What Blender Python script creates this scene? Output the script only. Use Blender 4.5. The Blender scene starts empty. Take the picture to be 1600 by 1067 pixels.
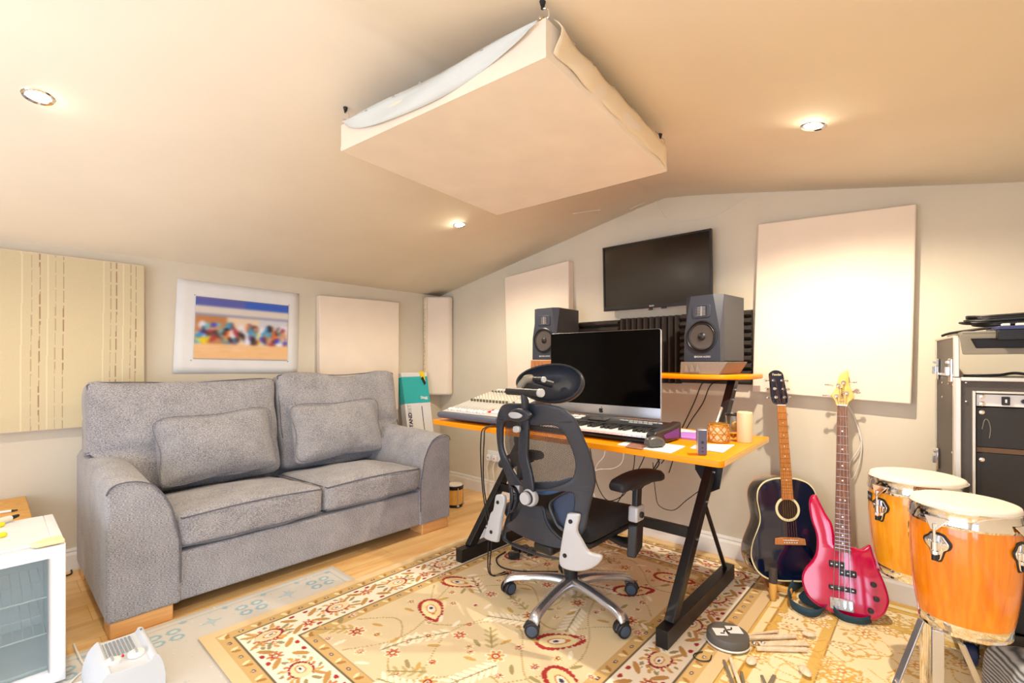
import bpy, bmesh, math, random
import numpy as np
from mathutils import Vector, Matrix, noise
random.seed(4)
C = bpy.context.scene.collection
PI = math.pi
V = Vector
# ---------------------------------------------------------------- camera frame (world metres; left wall x=0, back wall y=0)
CAM = V((3.544, -2.918, 1.15)); YAW = math.radians(41.9); F = 738.0; HX, HY = 800.0, 564.0
FW = V((-math.sin(YAW), math.cos(YAW), 0)); RT = V((math.cos(YAW), math.sin(YAW), 0)); UP = V((0, 0, 1))
def ray(px, py): return FW + RT*((px-HX)/F) + UP*((HY-py)/F)
def on_x(px, py, X): r = ray(px, py); return CAM + r*((X-CAM.x)/r.x)
def on_y(px, py, Y): r = ray(px, py); return CAM + r*((Y-CAM.y)/r.y)
def on_z(px, py, Z=0): r = ray(px, py); return CAM + r*((Z-CAM.z)/r.z)
def on_p(px, py, P, n): r = ray(px, py); return CAM + r*((P-CAM).dot(n)/r.dot(n))

# ---------------------------------------------------------------- materials
def lin(c):
    return tuple(((v/255)/12.92 if v/255 <= .04045 else ((v/255+.055)/1.055)**2.4) for v in c)
def nodes(m): return m.node_tree.nodes, m.node_tree.links
def mat(name, col, rough=.5, metal=0, var=.0, vscale=8, bump=0, bscale=200, coat=0, emit=None, es=0, trans=0, ior=1.45, sheen=0, stretch=None, spec=.5):
    m = bpy.data.materials.new(name); m.use_nodes = True
    N, L = nodes(m); b = N['Principled BSDF']
    c = lin(col)
    b.inputs['Base Color'].default_value = (*c, 1); b.inputs['Roughness'].default_value = rough
    b.inputs['Metallic'].default_value = metal; b.inputs['Coat Weight'].default_value = coat
    b.inputs['Coat Roughness'].default_value = .08
    b.inputs['Transmission Weight'].default_value = trans; b.inputs['IOR'].default_value = ior
    b.inputs['Sheen Weight'].default_value = sheen; b.inputs['Specular IOR Level'].default_value = spec
    if emit: b.inputs['Emission Color'].default_value = (*lin(emit), 1); b.inputs['Emission Strength'].default_value = es
    tc = N.new('ShaderNodeTexCoord'); mp = N.new('ShaderNodeMapping'); L.new(tc.outputs['Object'], mp.inputs['Vector'])
    if stretch: mp.inputs['Scale'].default_value = stretch
    v = max(var, .03)
    nz = N.new('ShaderNodeTexNoise'); nz.inputs['Scale'].default_value = vscale; nz.inputs['Detail'].default_value = 5
    L.new(mp.outputs['Vector'], nz.inputs['Vector'])
    rp = N.new('ShaderNodeValToRGB'); rp.color_ramp.elements[0].position = .3; rp.color_ramp.elements[1].position = .7
    rp.color_ramp.elements[0].color = (*[x*(1-v) for x in c], 1); rp.color_ramp.elements[1].color = (*[min(1, x*(1+v)) for x in c], 1)
    L.new(nz.outputs['Fac'], rp.inputs['Fac']); L.new(rp.outputs['Color'], b.inputs['Base Color'])
    if bump:
        n2 = N.new('ShaderNodeTexNoise'); n2.inputs['Scale'].default_value = bscale; n2.inputs['Detail'].default_value = 3
        L.new(mp.outputs['Vector'], n2.inputs['Vector'])
        bp = N.new('ShaderNodeBump'); bp.inputs['Strength'].default_value = bump; bp.inputs['Distance'].default_value = .004
        L.new(n2.outputs['Fac'], bp.inputs['Height']); L.new(bp.outputs['Normal'], b.inputs['Normal'])
    return m
def wood(name, c1, c2, scale=6, stretch=(1, 12, 12), rough=.35, coat=0, planks=None):
    m = bpy.data.materials.new(name); m.use_nodes = True
    N, L = nodes(m); b = N['Principled BSDF']; b.inputs['Roughness'].default_value = rough; b.inputs['Coat Weight'].default_value = coat
    tc = N.new('ShaderNodeTexCoord'); mp = N.new('ShaderNodeMapping'); mp.inputs['Scale'].default_value = stretch
    L.new(tc.outputs['Object'], mp.inputs['Vector'])
    nz = N.new('ShaderNodeTexNoise'); nz.inputs['Scale'].default_value = scale; nz.inputs['Detail'].default_value = 6; nz.inputs['Distortion'].default_value = .6
    L.new(mp.outputs['Vector'], nz.inputs['Vector'])
    rp = N.new('ShaderNodeValToRGB'); rp.color_ramp.elements[0].position = .3; rp.color_ramp.elements[1].position = .7
    rp.color_ramp.elements[0].color = (*lin(c1), 1); rp.color_ramp.elements[1].color = (*lin(c2), 1)
    L.new(nz.outputs['Fac'], rp.inputs['Fac'])
    out = rp.outputs['Color']
    if planks:
        m2 = N.new('ShaderNodeMapping'); m2.inputs['Rotation'].default_value = (0, 0, PI/2)
        L.new(tc.outputs['Object'], m2.inputs['Vector'])
        br = N.new('ShaderNodeTexBrick'); br.inputs['Scale'].default_value = 1; br.inputs['Brick Width'].default_value = planks[0]; br.inputs['Row Height'].default_value = planks[1]
        br.inputs['Mortar Size'].default_value = .0012; br.inputs['Mortar Smooth'].default_value = .5
        br.inputs['Color1'].default_value = (1, 1, 1, 1); br.inputs['Color2'].default_value = (.84, .82, .78, 1); br.inputs['Mortar'].default_value = (.5, .42, .32, 1)
        L.new(m2.outputs['Vector'], br.inputs['Vector'])
        mx = N.new('ShaderNodeMix'); mx.data_type = 'RGBA'; mx.blend_type = 'MULTIPLY'; mx.inputs['Factor'].default_value = 1
        L.new(out, mx.inputs['A']); L.new(br.outputs['Color'], mx.inputs['B']); out = mx.outputs['Result']
    L.new(out, b.inputs['Base Color'])
    return m
def painted(name, rough=.9, bump=.3, bscale=500):
    m = bpy.data.materials.new(name); m.use_nodes = True
    N, L = nodes(m); b = N['Principled BSDF']; b.inputs['Roughness'].default_value = rough
    b.inputs['Specular IOR Level'].default_value = .25
    a = N.new('ShaderNodeVertexColor'); a.layer_name = 'Col'; tc = N.new('ShaderNodeTexCoord')
    nz = N.new('ShaderNodeTexNoise'); nz.inputs['Scale'].default_value = bscale; L.new(tc.outputs['Object'], nz.inputs['Vector'])
    mr = N.new('ShaderNodeMapRange'); mr.inputs['To Min'].default_value = .86; mr.inputs['To Max'].default_value = 1.1; L.new(nz.outputs['Fac'], mr.inputs['Value'])
    mx = N.new('ShaderNodeMix'); mx.data_type = 'RGBA'; mx.blend_type = 'MULTIPLY'; mx.inputs['Factor'].default_value = 1 if bump else 0
    L.new(a.outputs['Color'], mx.inputs['A']); L.new(mr.outputs['Result'], mx.inputs['B']); L.new(mx.outputs['Result'], b.inputs['Base Color'])
    if bump:
        bp = N.new('ShaderNodeBump'); bp.inputs['Strength'].default_value = bump; bp.inputs['Distance'].default_value = .003
        L.new(nz.outputs['Fac'], bp.inputs['Height']); L.new(bp.outputs['Normal'], b.inputs['Normal'])
    return m
def tweed(name, c1, c2):
    m = bpy.data.materials.new(name); m.use_nodes = True
    N, L = nodes(m); b = N['Principled BSDF']; b.inputs['Roughness'].default_value = .95; b.inputs['Specular IOR Level'].default_value = .15
    b.inputs['Sheen Weight'].default_value = .25
    tc = N.new('ShaderNodeTexCoord'); mp = N.new('ShaderNodeMapping'); mp.inputs['Scale'].default_value = (1, .45, 1.6); L.new(tc.outputs['Object'], mp.inputs['Vector'])
    a = N.new('ShaderNodeTexNoise'); a.inputs['Scale'].default_value = 330; a.inputs['Detail'].default_value = 3; L.new(mp.outputs['Vector'], a.inputs['Vector'])
    g = N.new('ShaderNodeTexNoise'); g.inputs['Scale'].default_value = 9; L.new(tc.outputs['Object'], g.inputs['Vector'])
    rp = N.new('ShaderNodeValToRGB'); rp.color_ramp.elements[0].position = .36; rp.color_ramp.elements[1].position = .62
    rp.color_ramp.elements[0].color = (*lin(c1), 1); rp.color_ramp.elements[1].color = (*lin(c2), 1)
    ad = N.new('ShaderNodeMath'); ad.operation = 'MULTIPLY_ADD'; ad.inputs[1].default_value = .18; L.new(g.outputs['Fac'], ad.inputs[0]); 
    sb = N.new('ShaderNodeMath'); sb.operation = 'SUBTRACT'; sb.inputs[1].default_value = .09; L.new(a.outputs['Fac'], sb.inputs[0]); L.new(sb.outputs[0], ad.inputs[2])
    L.new(ad.outputs[0], rp.inputs['Fac']); L.new(rp.outputs['Color'], b.inputs['Base Color'])
    bp = N.new('ShaderNodeBump'); bp.inputs['Strength'].default_value = .3; bp.inputs['Distance'].default_value = .002
    L.new(a.outputs['Fac'], bp.inputs['Height']); L.new(bp.outputs['Normal'], b.inputs['Normal'])
    return m
def netting(name, col, scale, thr, kind='wave'):
    """woven net: strands opaque, holes transparent"""
    m = bpy.data.materials.new(name); m.use_nodes = True
    N, L = nodes(m); b = N['Principled BSDF']; b.inputs['Base Color'].default_value = (*lin(col), 1); b.inputs['Roughness'].default_value = .5
    tc = N.new('ShaderNodeTexCoord'); facs = []
    for ang in (.42, -.42):
        mp = N.new('ShaderNodeMapping'); mp.inputs['Rotation'].default_value = (0, ang, 0); L.new(tc.outputs['Object'], mp.inputs['Vector'])
        w = N.new('ShaderNodeTexWave'); w.bands_direction = 'Z'; w.inputs['Scale'].default_value = scale; L.new(mp.outputs['Vector'], w.inputs['Vector'])
        g = N.new('ShaderNodeMath'); g.operation = 'GREATER_THAN'; g.inputs[1].default_value = thr; L.new(w.outputs['Fac'], g.inputs[0]); facs.append(g)
    mxm = N.new('ShaderNodeMath'); mxm.operation = 'MAXIMUM'; L.new(facs[0].outputs[0], mxm.inputs[0]); L.new(facs[1].outputs[0], mxm.inputs[1])
    t = N.new('ShaderNodeBsdfTransparent'); mx = N.new('ShaderNodeMixShader')
    L.new(mxm.outputs[0], mx.inputs['Fac']); L.new(t.outputs[0], mx.inputs[1]); L.new(b.outputs[0], mx.inputs[2])
    L.new(mx.outputs[0], N['Material Output'].inputs['Surface'])
    return m

M = {}
M['ceil'] = mat('ceiling_plaster', (248, 238, 220), .85, var=.015, vscale=2, bump=.05, bscale=60)
M['wall'] = mat('wall_paint', (216, 205, 184), .8, var=.02, vscale=3, bump=.08, bscale=150)
M['white'] = mat('white_paint', (238, 236, 230), .45)
M['whitepl'] = mat('white_plastic', (236, 238, 240), .3)
M['heaterpl'] = mat('heater_plastic', (208, 212, 216), .35)
M['cream'] = mat('cream_cloth', (240, 223, 203), .92, var=.03, vscale=5, bump=.25, bscale=700)
M['cream2'] = mat('sheer_cream_cloth', (238, 222, 200), .92, var=.04, vscale=6, bump=.25, bscale=500)
M['black'] = mat('black_plastic', (24, 24, 27), .42, bump=.05, bscale=400)
M['blackm'] = mat('black_satin_metal', (22, 22, 24), .38, metal=.2)
M['cable'] = mat('black_cable_rubber', (18, 18, 20), .5)
M['wcable'] = mat('white_cable', (232, 228, 220), .5)
M['screen'] = mat('black_glass_screen', (3, 2, 3), .12, spec=.12)
M['tvscreen'] = mat('television_panel', (14, 9, 8), .16, spec=.9)
M['alu'] = mat('brushed_aluminium', (205, 208, 214), .3, metal=.9, var=.03, vscale=30)
M['chrome'] = mat('chrome', (235, 235, 238), .07, metal=1)
M['steel'] = mat('polished_steel', (196, 198, 206), .26, metal=.9)
M['silverpl'] = mat('silver_plastic', (178, 179, 182), .35, metal=.15)
M['tweed'] = tweed('grey_tweed', (102, 101, 107), (176, 173, 175))
M['tweedd'] = mat('dark_grey_piping', (92, 92, 102), .95)
M['pip2'] = mat('grey_piping', (112, 112, 122), .95)
M['oak'] = wood('oak_feet', (214, 150, 84), (232, 176, 110), 5, (3, 1, 12))
M['floor'] = wood('laminate_boards', (226, 170, 98), (250, 210, 146), 2.2, (7, 1, 1), .32, planks=(1.3, .19))
M['desk'] = mat('orange_desk_laminate', (255, 146, 0), .35, var=.03, spec=.3)
M['deskedge'] = wood('desk_end_grain', (226, 178, 96), (244, 208, 136), 30, (1, 3, 20))
M['foam'] = mat('charcoal_foam', (50, 44, 40), .95, var=.1, vscale=60, bump=.4, bscale=500)
M['padfoam'] = mat('grey_isolation_foam', (142, 130, 116), .95, var=.06, vscale=90, bump=.4, bscale=600)
M['spk'] = mat('speaker_vinyl', (58, 59, 64), .55, bump=.12, bscale=700)
M['spkfront'] = mat('speaker_baffle', (50, 53, 64), .42, bump=.08, bscale=600)
M['cone'] = mat('polypropylene_cone', (100, 92, 90), .22, metal=.55)
M['chairpl'] = mat('slate_chair_plastic', (33, 37, 47), .36, bump=.1, bscale=700)
M['pad'] = mat('black_foam_pad', (20, 20, 26), .6, bump=.05)
M['seatfab'] = mat('black_mesh_fabric', (30, 29, 34), .85, bump=.4, bscale=900)
M['net'] = netting('chair_back_net', (40, 37, 38), 62, .74)
M['net2'] = netting('chair_lower_net', (30, 48, 78), 50, .28)
M['guitar'] = mat('blue_black_lacquer', (10, 20, 44), .12, coat=1)
M['guitarside'] = mat('black_lacquer', (12, 13, 20), .12, coat=1)
M['ivory'] = mat('ivory_binding', (238, 226, 176), .4)
M['rose'] = wood('rosewood', (96, 52, 32), (136, 84, 54), 20, (4, 4, 1), .45)
M['rose2'] = wood('light_rosewood', (176, 104, 50), (204, 136, 74), 20, (4, 4, 1), .45)
M['maple'] = wood('maple', (232, 172, 84), (246, 196, 110), 12, (6, 6, 1), .3, coat=.4)
M['bassred'] = mat('magenta_metallic_lacquer', (196, 0, 66), .09, metal=.05, coat=1)
M['conga'] = wood('conga_shell', (226, 112, 8), (246, 144, 22), 4, (16, 16, 1), .18, coat=.8)
M['conga2'] = wood('golden_conga_shell', (240, 144, 10), (254, 176, 36), 4, (16, 16, 1), .18, coat=.8)
M['skin'] = mat('drum_skin', (232, 222, 206), .5, var=.05, vscale=12)
M['bongo'] = wood('bongo_shell', (232, 160, 54), (248, 188, 84), 5, (12, 12, 1), .25, coat=.5)
M['case'] = mat('flight_case_laminate', (72, 65, 60), .5, var=.06, vscale=400, bump=.4, bscale=350)
M['caseblack'] = mat('black_rack_blank', (30, 26, 24), .55, bump=.15, bscale=500)
M['casealu'] = mat('aluminium_angle', (205, 198, 186), .35, metal=.55)
M['navy'] = mat('navy_enamel', (46, 52, 96), .4)
M['gearg'] = mat('grey_gear_enamel', (120, 112, 98), .5)
M['brass'] = mat('gold_filigree', (205, 160, 72), .25, metal=.8, var=.3, vscale=90)
M['purple'] = mat('purple_cover', (182, 124, 220), .5)
M['paper'] = mat('white_paper', (232, 230, 228), .8)
M['peach'] = mat('peach_ceramic', (246, 214, 168), .4)
M['teal'] = mat('teal_carton', (40, 176, 176), .6)
M['carton'] = mat('white_carton', (226, 224, 224), .6)
M['yellow'] = mat('yellow_plastic', (240, 210, 20), .4)
M['red'] = mat('red_plastic', (214, 36, 30), .4)
M['ink'] = mat('black_ink', (30, 28, 30), .6)
M['mixer'] = mat('mixer_panel', (194, 192, 186), .45)
M['mixgrey'] = mat('mixer_grey', (86, 90, 104), .45)
M['dkolive'] = mat('dark_olive_marking', (84, 80, 50), .6)
M['knobw'] = mat('ivory_knob', (232, 226, 208), .4)
M['strap'] = mat('teal_black_webbing', (32, 62, 78), .8, bump=.3)
M['driftw'] = wood('pale_wood', (216, 196, 164), (240, 224, 196), 9, (8, 1, 8), .6)
M['ochre'] = wood('ochre_wood', (214, 150, 60), (232, 178, 88), 8, (4, 4, 1), .5)
M['glass'] = mat('clear_glass', (240, 248, 250), .03, trans=1, ior=1.3)
M['frosty'] = mat('fridge_door_glass', (222, 232, 230), .08, trans=.9, ior=1.15)
M['sock'] = mat('clear_drum_film', (232, 226, 214), .2)
M['sand'] = mat('sponge', (244, 222, 170), .7)
M['stripe'] = mat('striped_upholstery', (150, 160, 172), .8)

# ---------------------------------------------------------------- geometry helpers
class G:
    def __init__(s, m=None): s.bm = bmesh.new(); s.m = m or Matrix.Identity(4)
    def _t(s, vs, m=None):
        for v in vs: v.co = s.m @ ((m @ v.co) if m else v.co)
        return s
    def box(s, c, d, rot=None):
        r = bmesh.ops.create_cube(s.bm, size=1)
        m = Matrix.Translation(c) @ (rot.to_4x4() if rot else Matrix.Identity(4)) @ Matrix.Diagonal((*d, 1))
        return s._t(r['verts'], m)
    def bx(s, x0, x1, y0, y1, z0, z1): return s.box(((x0+x1)/2, (y0+y1)/2, (z0+z1)/2), (abs(x1-x0), abs(y1-y0), abs(z1-z0)))
    def cyl(s, a, b, r0, r1=None, n=20, caps=True):
        a, b = V(a), V(b); d = b-a
        r = bmesh.ops.create_cone(s.bm, cap_ends=caps, segments=n, radius1=r0, radius2=r0 if r1 is None else r1, depth=d.length)
        m = Matrix.Translation((a+b)/2) @ d.to_track_quat('Z', 'Y').to_matrix().to_4x4()
        return s._t(r['verts'], m)
    def ball(s, c, r, n=20, rot=None):
        q = bmesh.ops.create_uvsphere(s.bm, u_segments=n, v_segments=max(6, n//2), radius=1)
        rr = r if hasattr(r, '__len__') else (r, r, r)
        return s._t(q['verts'], Matrix.Translation(c) @ (rot.to_4x4() if rot else Matrix.Identity(4)) @ Matrix.Diagonal((*rr, 1)))
    def lathe(s, prof, c=(0, 0, 0), n=32, rot=None, cap=True):
        m = Matrix.Translation(c) @ (rot.to_4x4() if rot else Matrix.Identity(4)); rings = []
        for r, z in prof: rings.append([s.bm.verts.new(s.m @ (m @ V((max(r, 1e-5)*math.cos(2*PI*k/n), max(r, 1e-5)*math.sin(2*PI*k/n), z)))) for k in range(n)])
        for a, b in zip(rings, rings[1:]):
            for k in range(n): s.bm.faces.new((a[k], a[(k+1) % n], b[(k+1) % n], b[k]))
        if cap: s.bm.faces.new(rings[0][::-1]); s.bm.faces.new(rings[-1])
        return s
    def prism(s, pts, off):
        """pts: world loop; off: offset vector"""
        a = [s.bm.verts.new(s.m @ V(p)) for p in pts]; b = [s.bm.verts.new(s.m @ (V(p)+V(off))) for p in pts]; n = len(a)
        s.bm.faces.new(a); s.bm.faces.new(b[::-1])
        for k in range(n): s.bm.faces.new((a[k], b[k], b[(k+1) % n], a[(k+1) % n]))
        return s
    def quad(s, *p): s.bm.faces.new([s.bm.verts.new(s.m @ V(q)) for q in p]); return s
    def tube(s, pts, r, n=10, closed=False):
        pts = [V(p) for p in pts]; rings = []; N = len(pts); up = None
        for i, p in enumerate(pts):
            a = pts[(i-1) % N] if (closed or i) else p; b = pts[(i+1) % N] if (closed or i < N-1) else p
            t = (b-a).normalized()
            if up is None: up = t.orthogonal().normalized()
            up = (up - t*up.dot(t)).normalized(); w = t.cross(up)
            rr = r[i] if hasattr(r, '__len__') else r
            rings.append([s.bm.verts.new(s.m @ (p + (up*math.cos(2*PI*k/n)+w*math.sin(2*PI*k/n))*rr)) for k in range(n)])
        for i in range(N if closed else N-1):
            a, b = rings[i], rings[(i+1) % N]
            for k in range(n): s.bm.faces.new((a[k], a[(k+1) % n], b[(k+1) % n], b[k]))
        if not closed: s.bm.faces.new(rings[0][::-1]); s.bm.faces.new(rings[-1])
        return s
    def puff(s, c, d, r=.04, crown=.03, axis=0, n=12, rot=None, wob=0, shape=None, seed=0):
        """rounded cushion box, crowned along one axis"""
        N = n+1; idx = {}; allv = []
        def gv(i, j, k):
            if (i, j, k) not in idx: idx[i, j, k] = s.bm.verts.new((2*i/N-1, 2*j/N-1, 2*k/N-1)); allv.append(idx[i, j, k])
            return idx[i, j, k]
        for i in range(N):
            for j in range(N):
                for e in (0, N):
                    s.bm.faces.new((gv(e, i, j), gv(e, i+1, j), gv(e, i+1, j+1), gv(e, i, j+1)))
                    s.bm.faces.new((gv(i, e, j), gv(i+1, e, j), gv(i+1, e, j+1), gv(i, e, j+1)))
                    s.bm.faces.new((gv(i, j, e), gv(i+1, j, e), gv(i+1, j+1, e), gv(i, j+1, e)))
        h = V(d)/2; m = Matrix.Translation(c) @ (rot.to_4x4() if rot else Matrix.Identity(4))
        for v in allv:
            u = v.co.copy(); p = V((u.x*h.x, u.y*h.y, u.z*h.z))
            q = V([max(-(h[k]-r), min(h[k]-r, p[k])) for k in range(3)]); e = p-q
            if e.length > 1e-6: p = q + e.normalized()*min(r, e.length if e.length < r else r)
            o2 = [k for k in range(3) if k != axis]
            p[axis] += (1 if u[axis] > 0 else -1)*abs(u[axis])*crown*(1-u[o2[0]]**2)*(1-u[o2[1]]**2)
            if wob: p += noise.noise_vector(V(p)*6+V((seed, seed*2, 0)))*wob
            if shape: p = shape(u, p)
            v.co = s.m @ (m @ p)
        return s
    def done(s, name, material, parent=None, bevel=0, seg=2, smooth=35, sub=0, solid=0):
        bmesh.ops.recalc_face_normals(s.bm, faces=s.bm.faces)
        me = bpy.data.meshes.new(name); s.bm.to_mesh(me); s.bm.free()
        return put(name, me, material, parent, bevel, seg, smooth, sub, solid)
def root_of(p):
    while p.parent: p = p.parent
    return p
def put(name, me, material, parent=None, bevel=0, seg=2, smooth=35, sub=0, solid=0):
    if parent is not None: me.transform(Matrix.Translation(-root_of(parent).location))
    me.materials.clear(); me.materials.append(M[material] if isinstance(material, str) else material)
    if smooth:
        me.shade_smooth(); me.set_sharp_from_angle(angle=math.radians(smooth))
    o = bpy.data.objects.new(name, me); C.objects.link(o)
    if parent is not None: o.parent = parent
    if solid: k = o.modifiers.new('s', 'SOLIDIFY'); k.thickness = solid
    if bevel: k = o.modifiers.new('b', 'BEVEL'); k.width = bevel; k.segments = seg; k.limit_method = 'ANGLE'; k.angle_limit = .6
    if sub: k = o.modifiers.new('u', 'SUBSURF'); k.levels = sub; k.render_levels = sub
    return o
def tag(o, label, cat, group=None):
    o['label'] = label; o['category'] = cat
    if group: o['group'] = group
    return o
def thing(name, label, cat, loc=(0, 0, 0), group=None):
    o = bpy.data.objects.new(name, None); C.objects.link(o); o.location = loc; o.empty_display_size = .05
    return tag(o, label, cat, group)
def struct(o): o['kind'] = 'structure'; return o
def dup(o, parent, d):
    c = o.copy(); C.objects.link(c); c.parent = parent; c.location = o.location + V(d); return c
def cat_rom(P, k=6, closed=False):
    P = [V(p) for p in P]; N = len(P); out = []
    for i in range(N if closed else N-1):
        p0 = P[(i-1) % N] if (closed or i) else P[0]; p1 = P[i]; p2 = P[(i+1) % N]; p3 = P[(i+2) % N] if (closed or i < N-2) else P[-1]
        for j in range(k):
            t = j/k; out.append(.5*((2*p1)+(p2-p0)*t+(2*p0-5*p1+4*p2-p3)*t*t+(3*p1-p0-3*p2+p3)*t*t*t))
    if not closed: out.append(P[-1])
    return out
def wire(name, pts, r, material, parent=None, k=8, n=8): return G().tube(cat_rom(pts, k), r, n).done(name, material, parent, smooth=60)
def plate(loops, thick, bevel=0, to3=None, res=2):
    """flat 2-D plate (first loop outer, others holes) -> mesh mapped by to3(x, y, z)"""
    cu = bpy.data.curves.new('p', 'CURVE'); cu.dimensions = '2D'; cu.fill_mode = 'BOTH'
    cu.extrude = max(thick/2-bevel, 0); cu.bevel_depth = bevel; cu.bevel_resolution = res; cu.offset = -bevel
    for lp in loops:
        sp = cu.splines.new('POLY'); sp.points.add(len(lp)-1); sp.use_cyclic_u = True
        for i, p in enumerate(lp): sp.points[i].co = (p[0], p[1], 0, 1)
    o = bpy.data.objects.new('p', cu); C.objects.link(o)
    me = bpy.data.meshes.new_from_object(o.evaluated_get(bpy.context.evaluated_depsgraph_get()))
    bpy.data.objects.remove(o); bpy.data.curves.remove(cu)
    if to3:
        bm = bmesh.new(); bm.from_mesh(me)
        bmesh.ops.remove_doubles(bm, verts=bm.verts, dist=1e-5)
        for v in bm.verts: v.co = to3(*v.co)
        bmesh.ops.recalc_face_normals(bm, faces=bm.faces); bm.to_mesh(me); bm.free()
    return me
def text(s, size, to3, name, material, parent, ext=.0008, bold=0, align='CENTER', space=1):
    cu = bpy.data.curves.new('t', 'FONT'); cu.body = s; cu.size = size; cu.extrude = ext; cu.offset = bold; cu.align_x = align; cu.align_y = 'CENTER'; cu.space_character = space
    o = bpy.data.objects.new('t', cu); C.objects.link(o)
    me = bpy.data.meshes.new_from_object(o.evaluated_get(bpy.context.evaluated_depsgraph_get()))
    bpy.data.objects.remove(o); bpy.data.curves.remove(cu)
    for v in me.vertices: v.co = to3(*v.co)
    return put(name, me, material, parent, smooth=0)
def frame(o, u, v, n):
    """matrix with axes u, v, n at o"""
    u, v, n = V(u).normalized(), V(v).normalized(), V(n).normalized()
    m = Matrix((u, v, n)).transposed().to_4x4(); m.translation = o; return m
def sheet(name, x0, x1, y0, y1, z, step, paint, material, to3=None, parent=None, thick=0):
    """dense grid whose vertices are painted by paint(X, Y) -> sRGB array"""
    nx, ny = int(round(abs(x1-x0)/step))+1, int(round(abs(y1-y0)/step))+1
    xs, ys = np.linspace(x0, x1, nx), np.linspace(y0, y1, ny); X, Y = np.meshgrid(xs, ys)
    col = paint(X, Y)/255.0; col = np.where(col <= .04045, col/12.92, ((np.clip(col, 0, 1)+.055)/1.055)**2.4)
    co = np.stack([X, Y, np.full_like(X, z) if not callable(z) else z(X, Y)], -1).reshape(-1, 3)
    if to3: co = np.array([to3(*p) for p in co])
    i = np.arange(nx*ny).reshape(ny, nx); q = np.stack([i[:-1, :-1], i[:-1, 1:], i[1:, 1:], i[1:, :-1]], -1).reshape(-1, 4)
    me = bpy.data.meshes.new(name); me.vertices.add(len(co)); me.vertices.foreach_set('co', co.ravel().astype('f'))
    me.loops.add(q.size); me.loops.foreach_set('vertex_index', q.ravel().astype('i')); me.polygons.add(len(q))
    me.polygons.foreach_set('loop_start', np.arange(0, q.size, 4, dtype='i')); me.update(calc_edges=True)
    a = me.color_attributes.new('Col', 'FLOAT_COLOR', 'POINT'); c4 = np.ones((nx*ny, 4), 'f'); c4[:, :3] = col.reshape(-1, 3); a.data.foreach_set('color', c4.ravel())
    return put(name, me, material, parent, smooth=0, solid=thick)
class Paint:
    def __init__(s, X, Y, base):
        s.X, s.Y = X, Y; s.c = np.empty(X.shape+(3,)); s.c[:] = base
        s.x0, s.y0 = X[0, 0], Y[0, 0]; s.dx = X[0, 1]-X[0, 0]; s.dy = Y[1, 0]-Y[0, 0]
    def win(s, cx, cy, r):
        H, W = s.X.shape
        a = sorted(((cx-r-s.x0)/s.dx, (cx+r-s.x0)/s.dx)); b = sorted(((cy-r-s.y0)/s.dy, (cy+r-s.y0)/s.dy))
        return slice(max(0, min(H, int(b[0]))), max(0, min(H, int(b[1])+2))), slice(max(0, min(W, int(a[0]))), max(0, min(W, int(a[1])+2)))
    def where(s, m, col): s.c[m] = col
    def ell(s, cx, cy, a, b, rot, col):
        w = s.win(cx, cy, max(a, b)); X, Y = s.X[w]-cx, s.Y[w]-cy; c, q = math.cos(rot), math.sin(rot)
        s.c[w][((X*c+Y*q)/a)**2+((-X*q+Y*c)/b)**2 < 1] = col
    def line(s, pts, r, col):
        for p in cat_rom([(x, y, 0) for x, y in pts], 14): s.ell(p.x, p.y, r, r, 0, col)
    def petals(s, cx, cy, R, n, a, b, col, ph=0):
        for k in range(n):
            t = ph+2*PI*k/n; s.ell(cx+R*math.cos(t), cy+R*math.sin(t), a, b, t, col)
RED, DRED, GOLD, OLIVE, IV, NAVY, RUST, BEI = (168, 48, 44), (128, 30, 50), (206, 158, 84), (156, 142, 96), (248, 236, 212), (60, 56, 92), (206, 124, 70), (226, 200, 152)
def flower(p, x, y, r, pal=(RUST, IV, RED)):
    p.petals(x, y, r*.62, 7, r*.42, r*.26, IV); p.petals(x, y, r*.55, 7, r*.34, r*.18, pal[0]); p.ell(x, y, r*.4, r*.4, 0, pal[2]); p.ell(x, y, r*.22, r*.22, 0, pal[1]); p.ell(x, y, r*.09, r*.09, 0, NAVY)
def palmette(p, x, y, r, rot):
    c, s = math.cos(rot), math.sin(rot)
    for n, R1, a1, b1, cols in ((15, 1.0, .17, .085, (IV, GOLD, OLIVE)), (15, .80, .12, .085, (RUST, (222, 176, 110), IV)), (20, .60, .085, .085, (RED, RED, DRED))):
        for k in range(n):
            t = -2.5+k*5/(n-1); ux, uy = math.cos(t)*r*R1*(1+.15*math.cos(t)), math.sin(t)*r*R1*.78
            p.ell(x+ux*c-uy*s, y+ux*s+uy*c, r*a1, r*b1, rot+t*.8+.5, cols[k % 3])
    p.ell(x, y, r*.58, r*.44, rot, (238, 216, 168)); p.ell(x+r*.1*c, y+r*.1*s, r*.34, r*.22, rot, RUST); p.ell(x+r*.1*c, y+r*.1*s, r*.27, r*.16, rot, IV); p.ell(x+r*.14*c, y+r*.14*s, r*.11, r*.07, rot, NAVY)
    for sg in (-1, 1): p.ell(x-r*.75*c-sg*r*.5*s*-1, y-r*.75*s-sg*r*.5*c, r*.4, r*.1, rot+sg*.5, (190, 146, 86))
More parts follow.
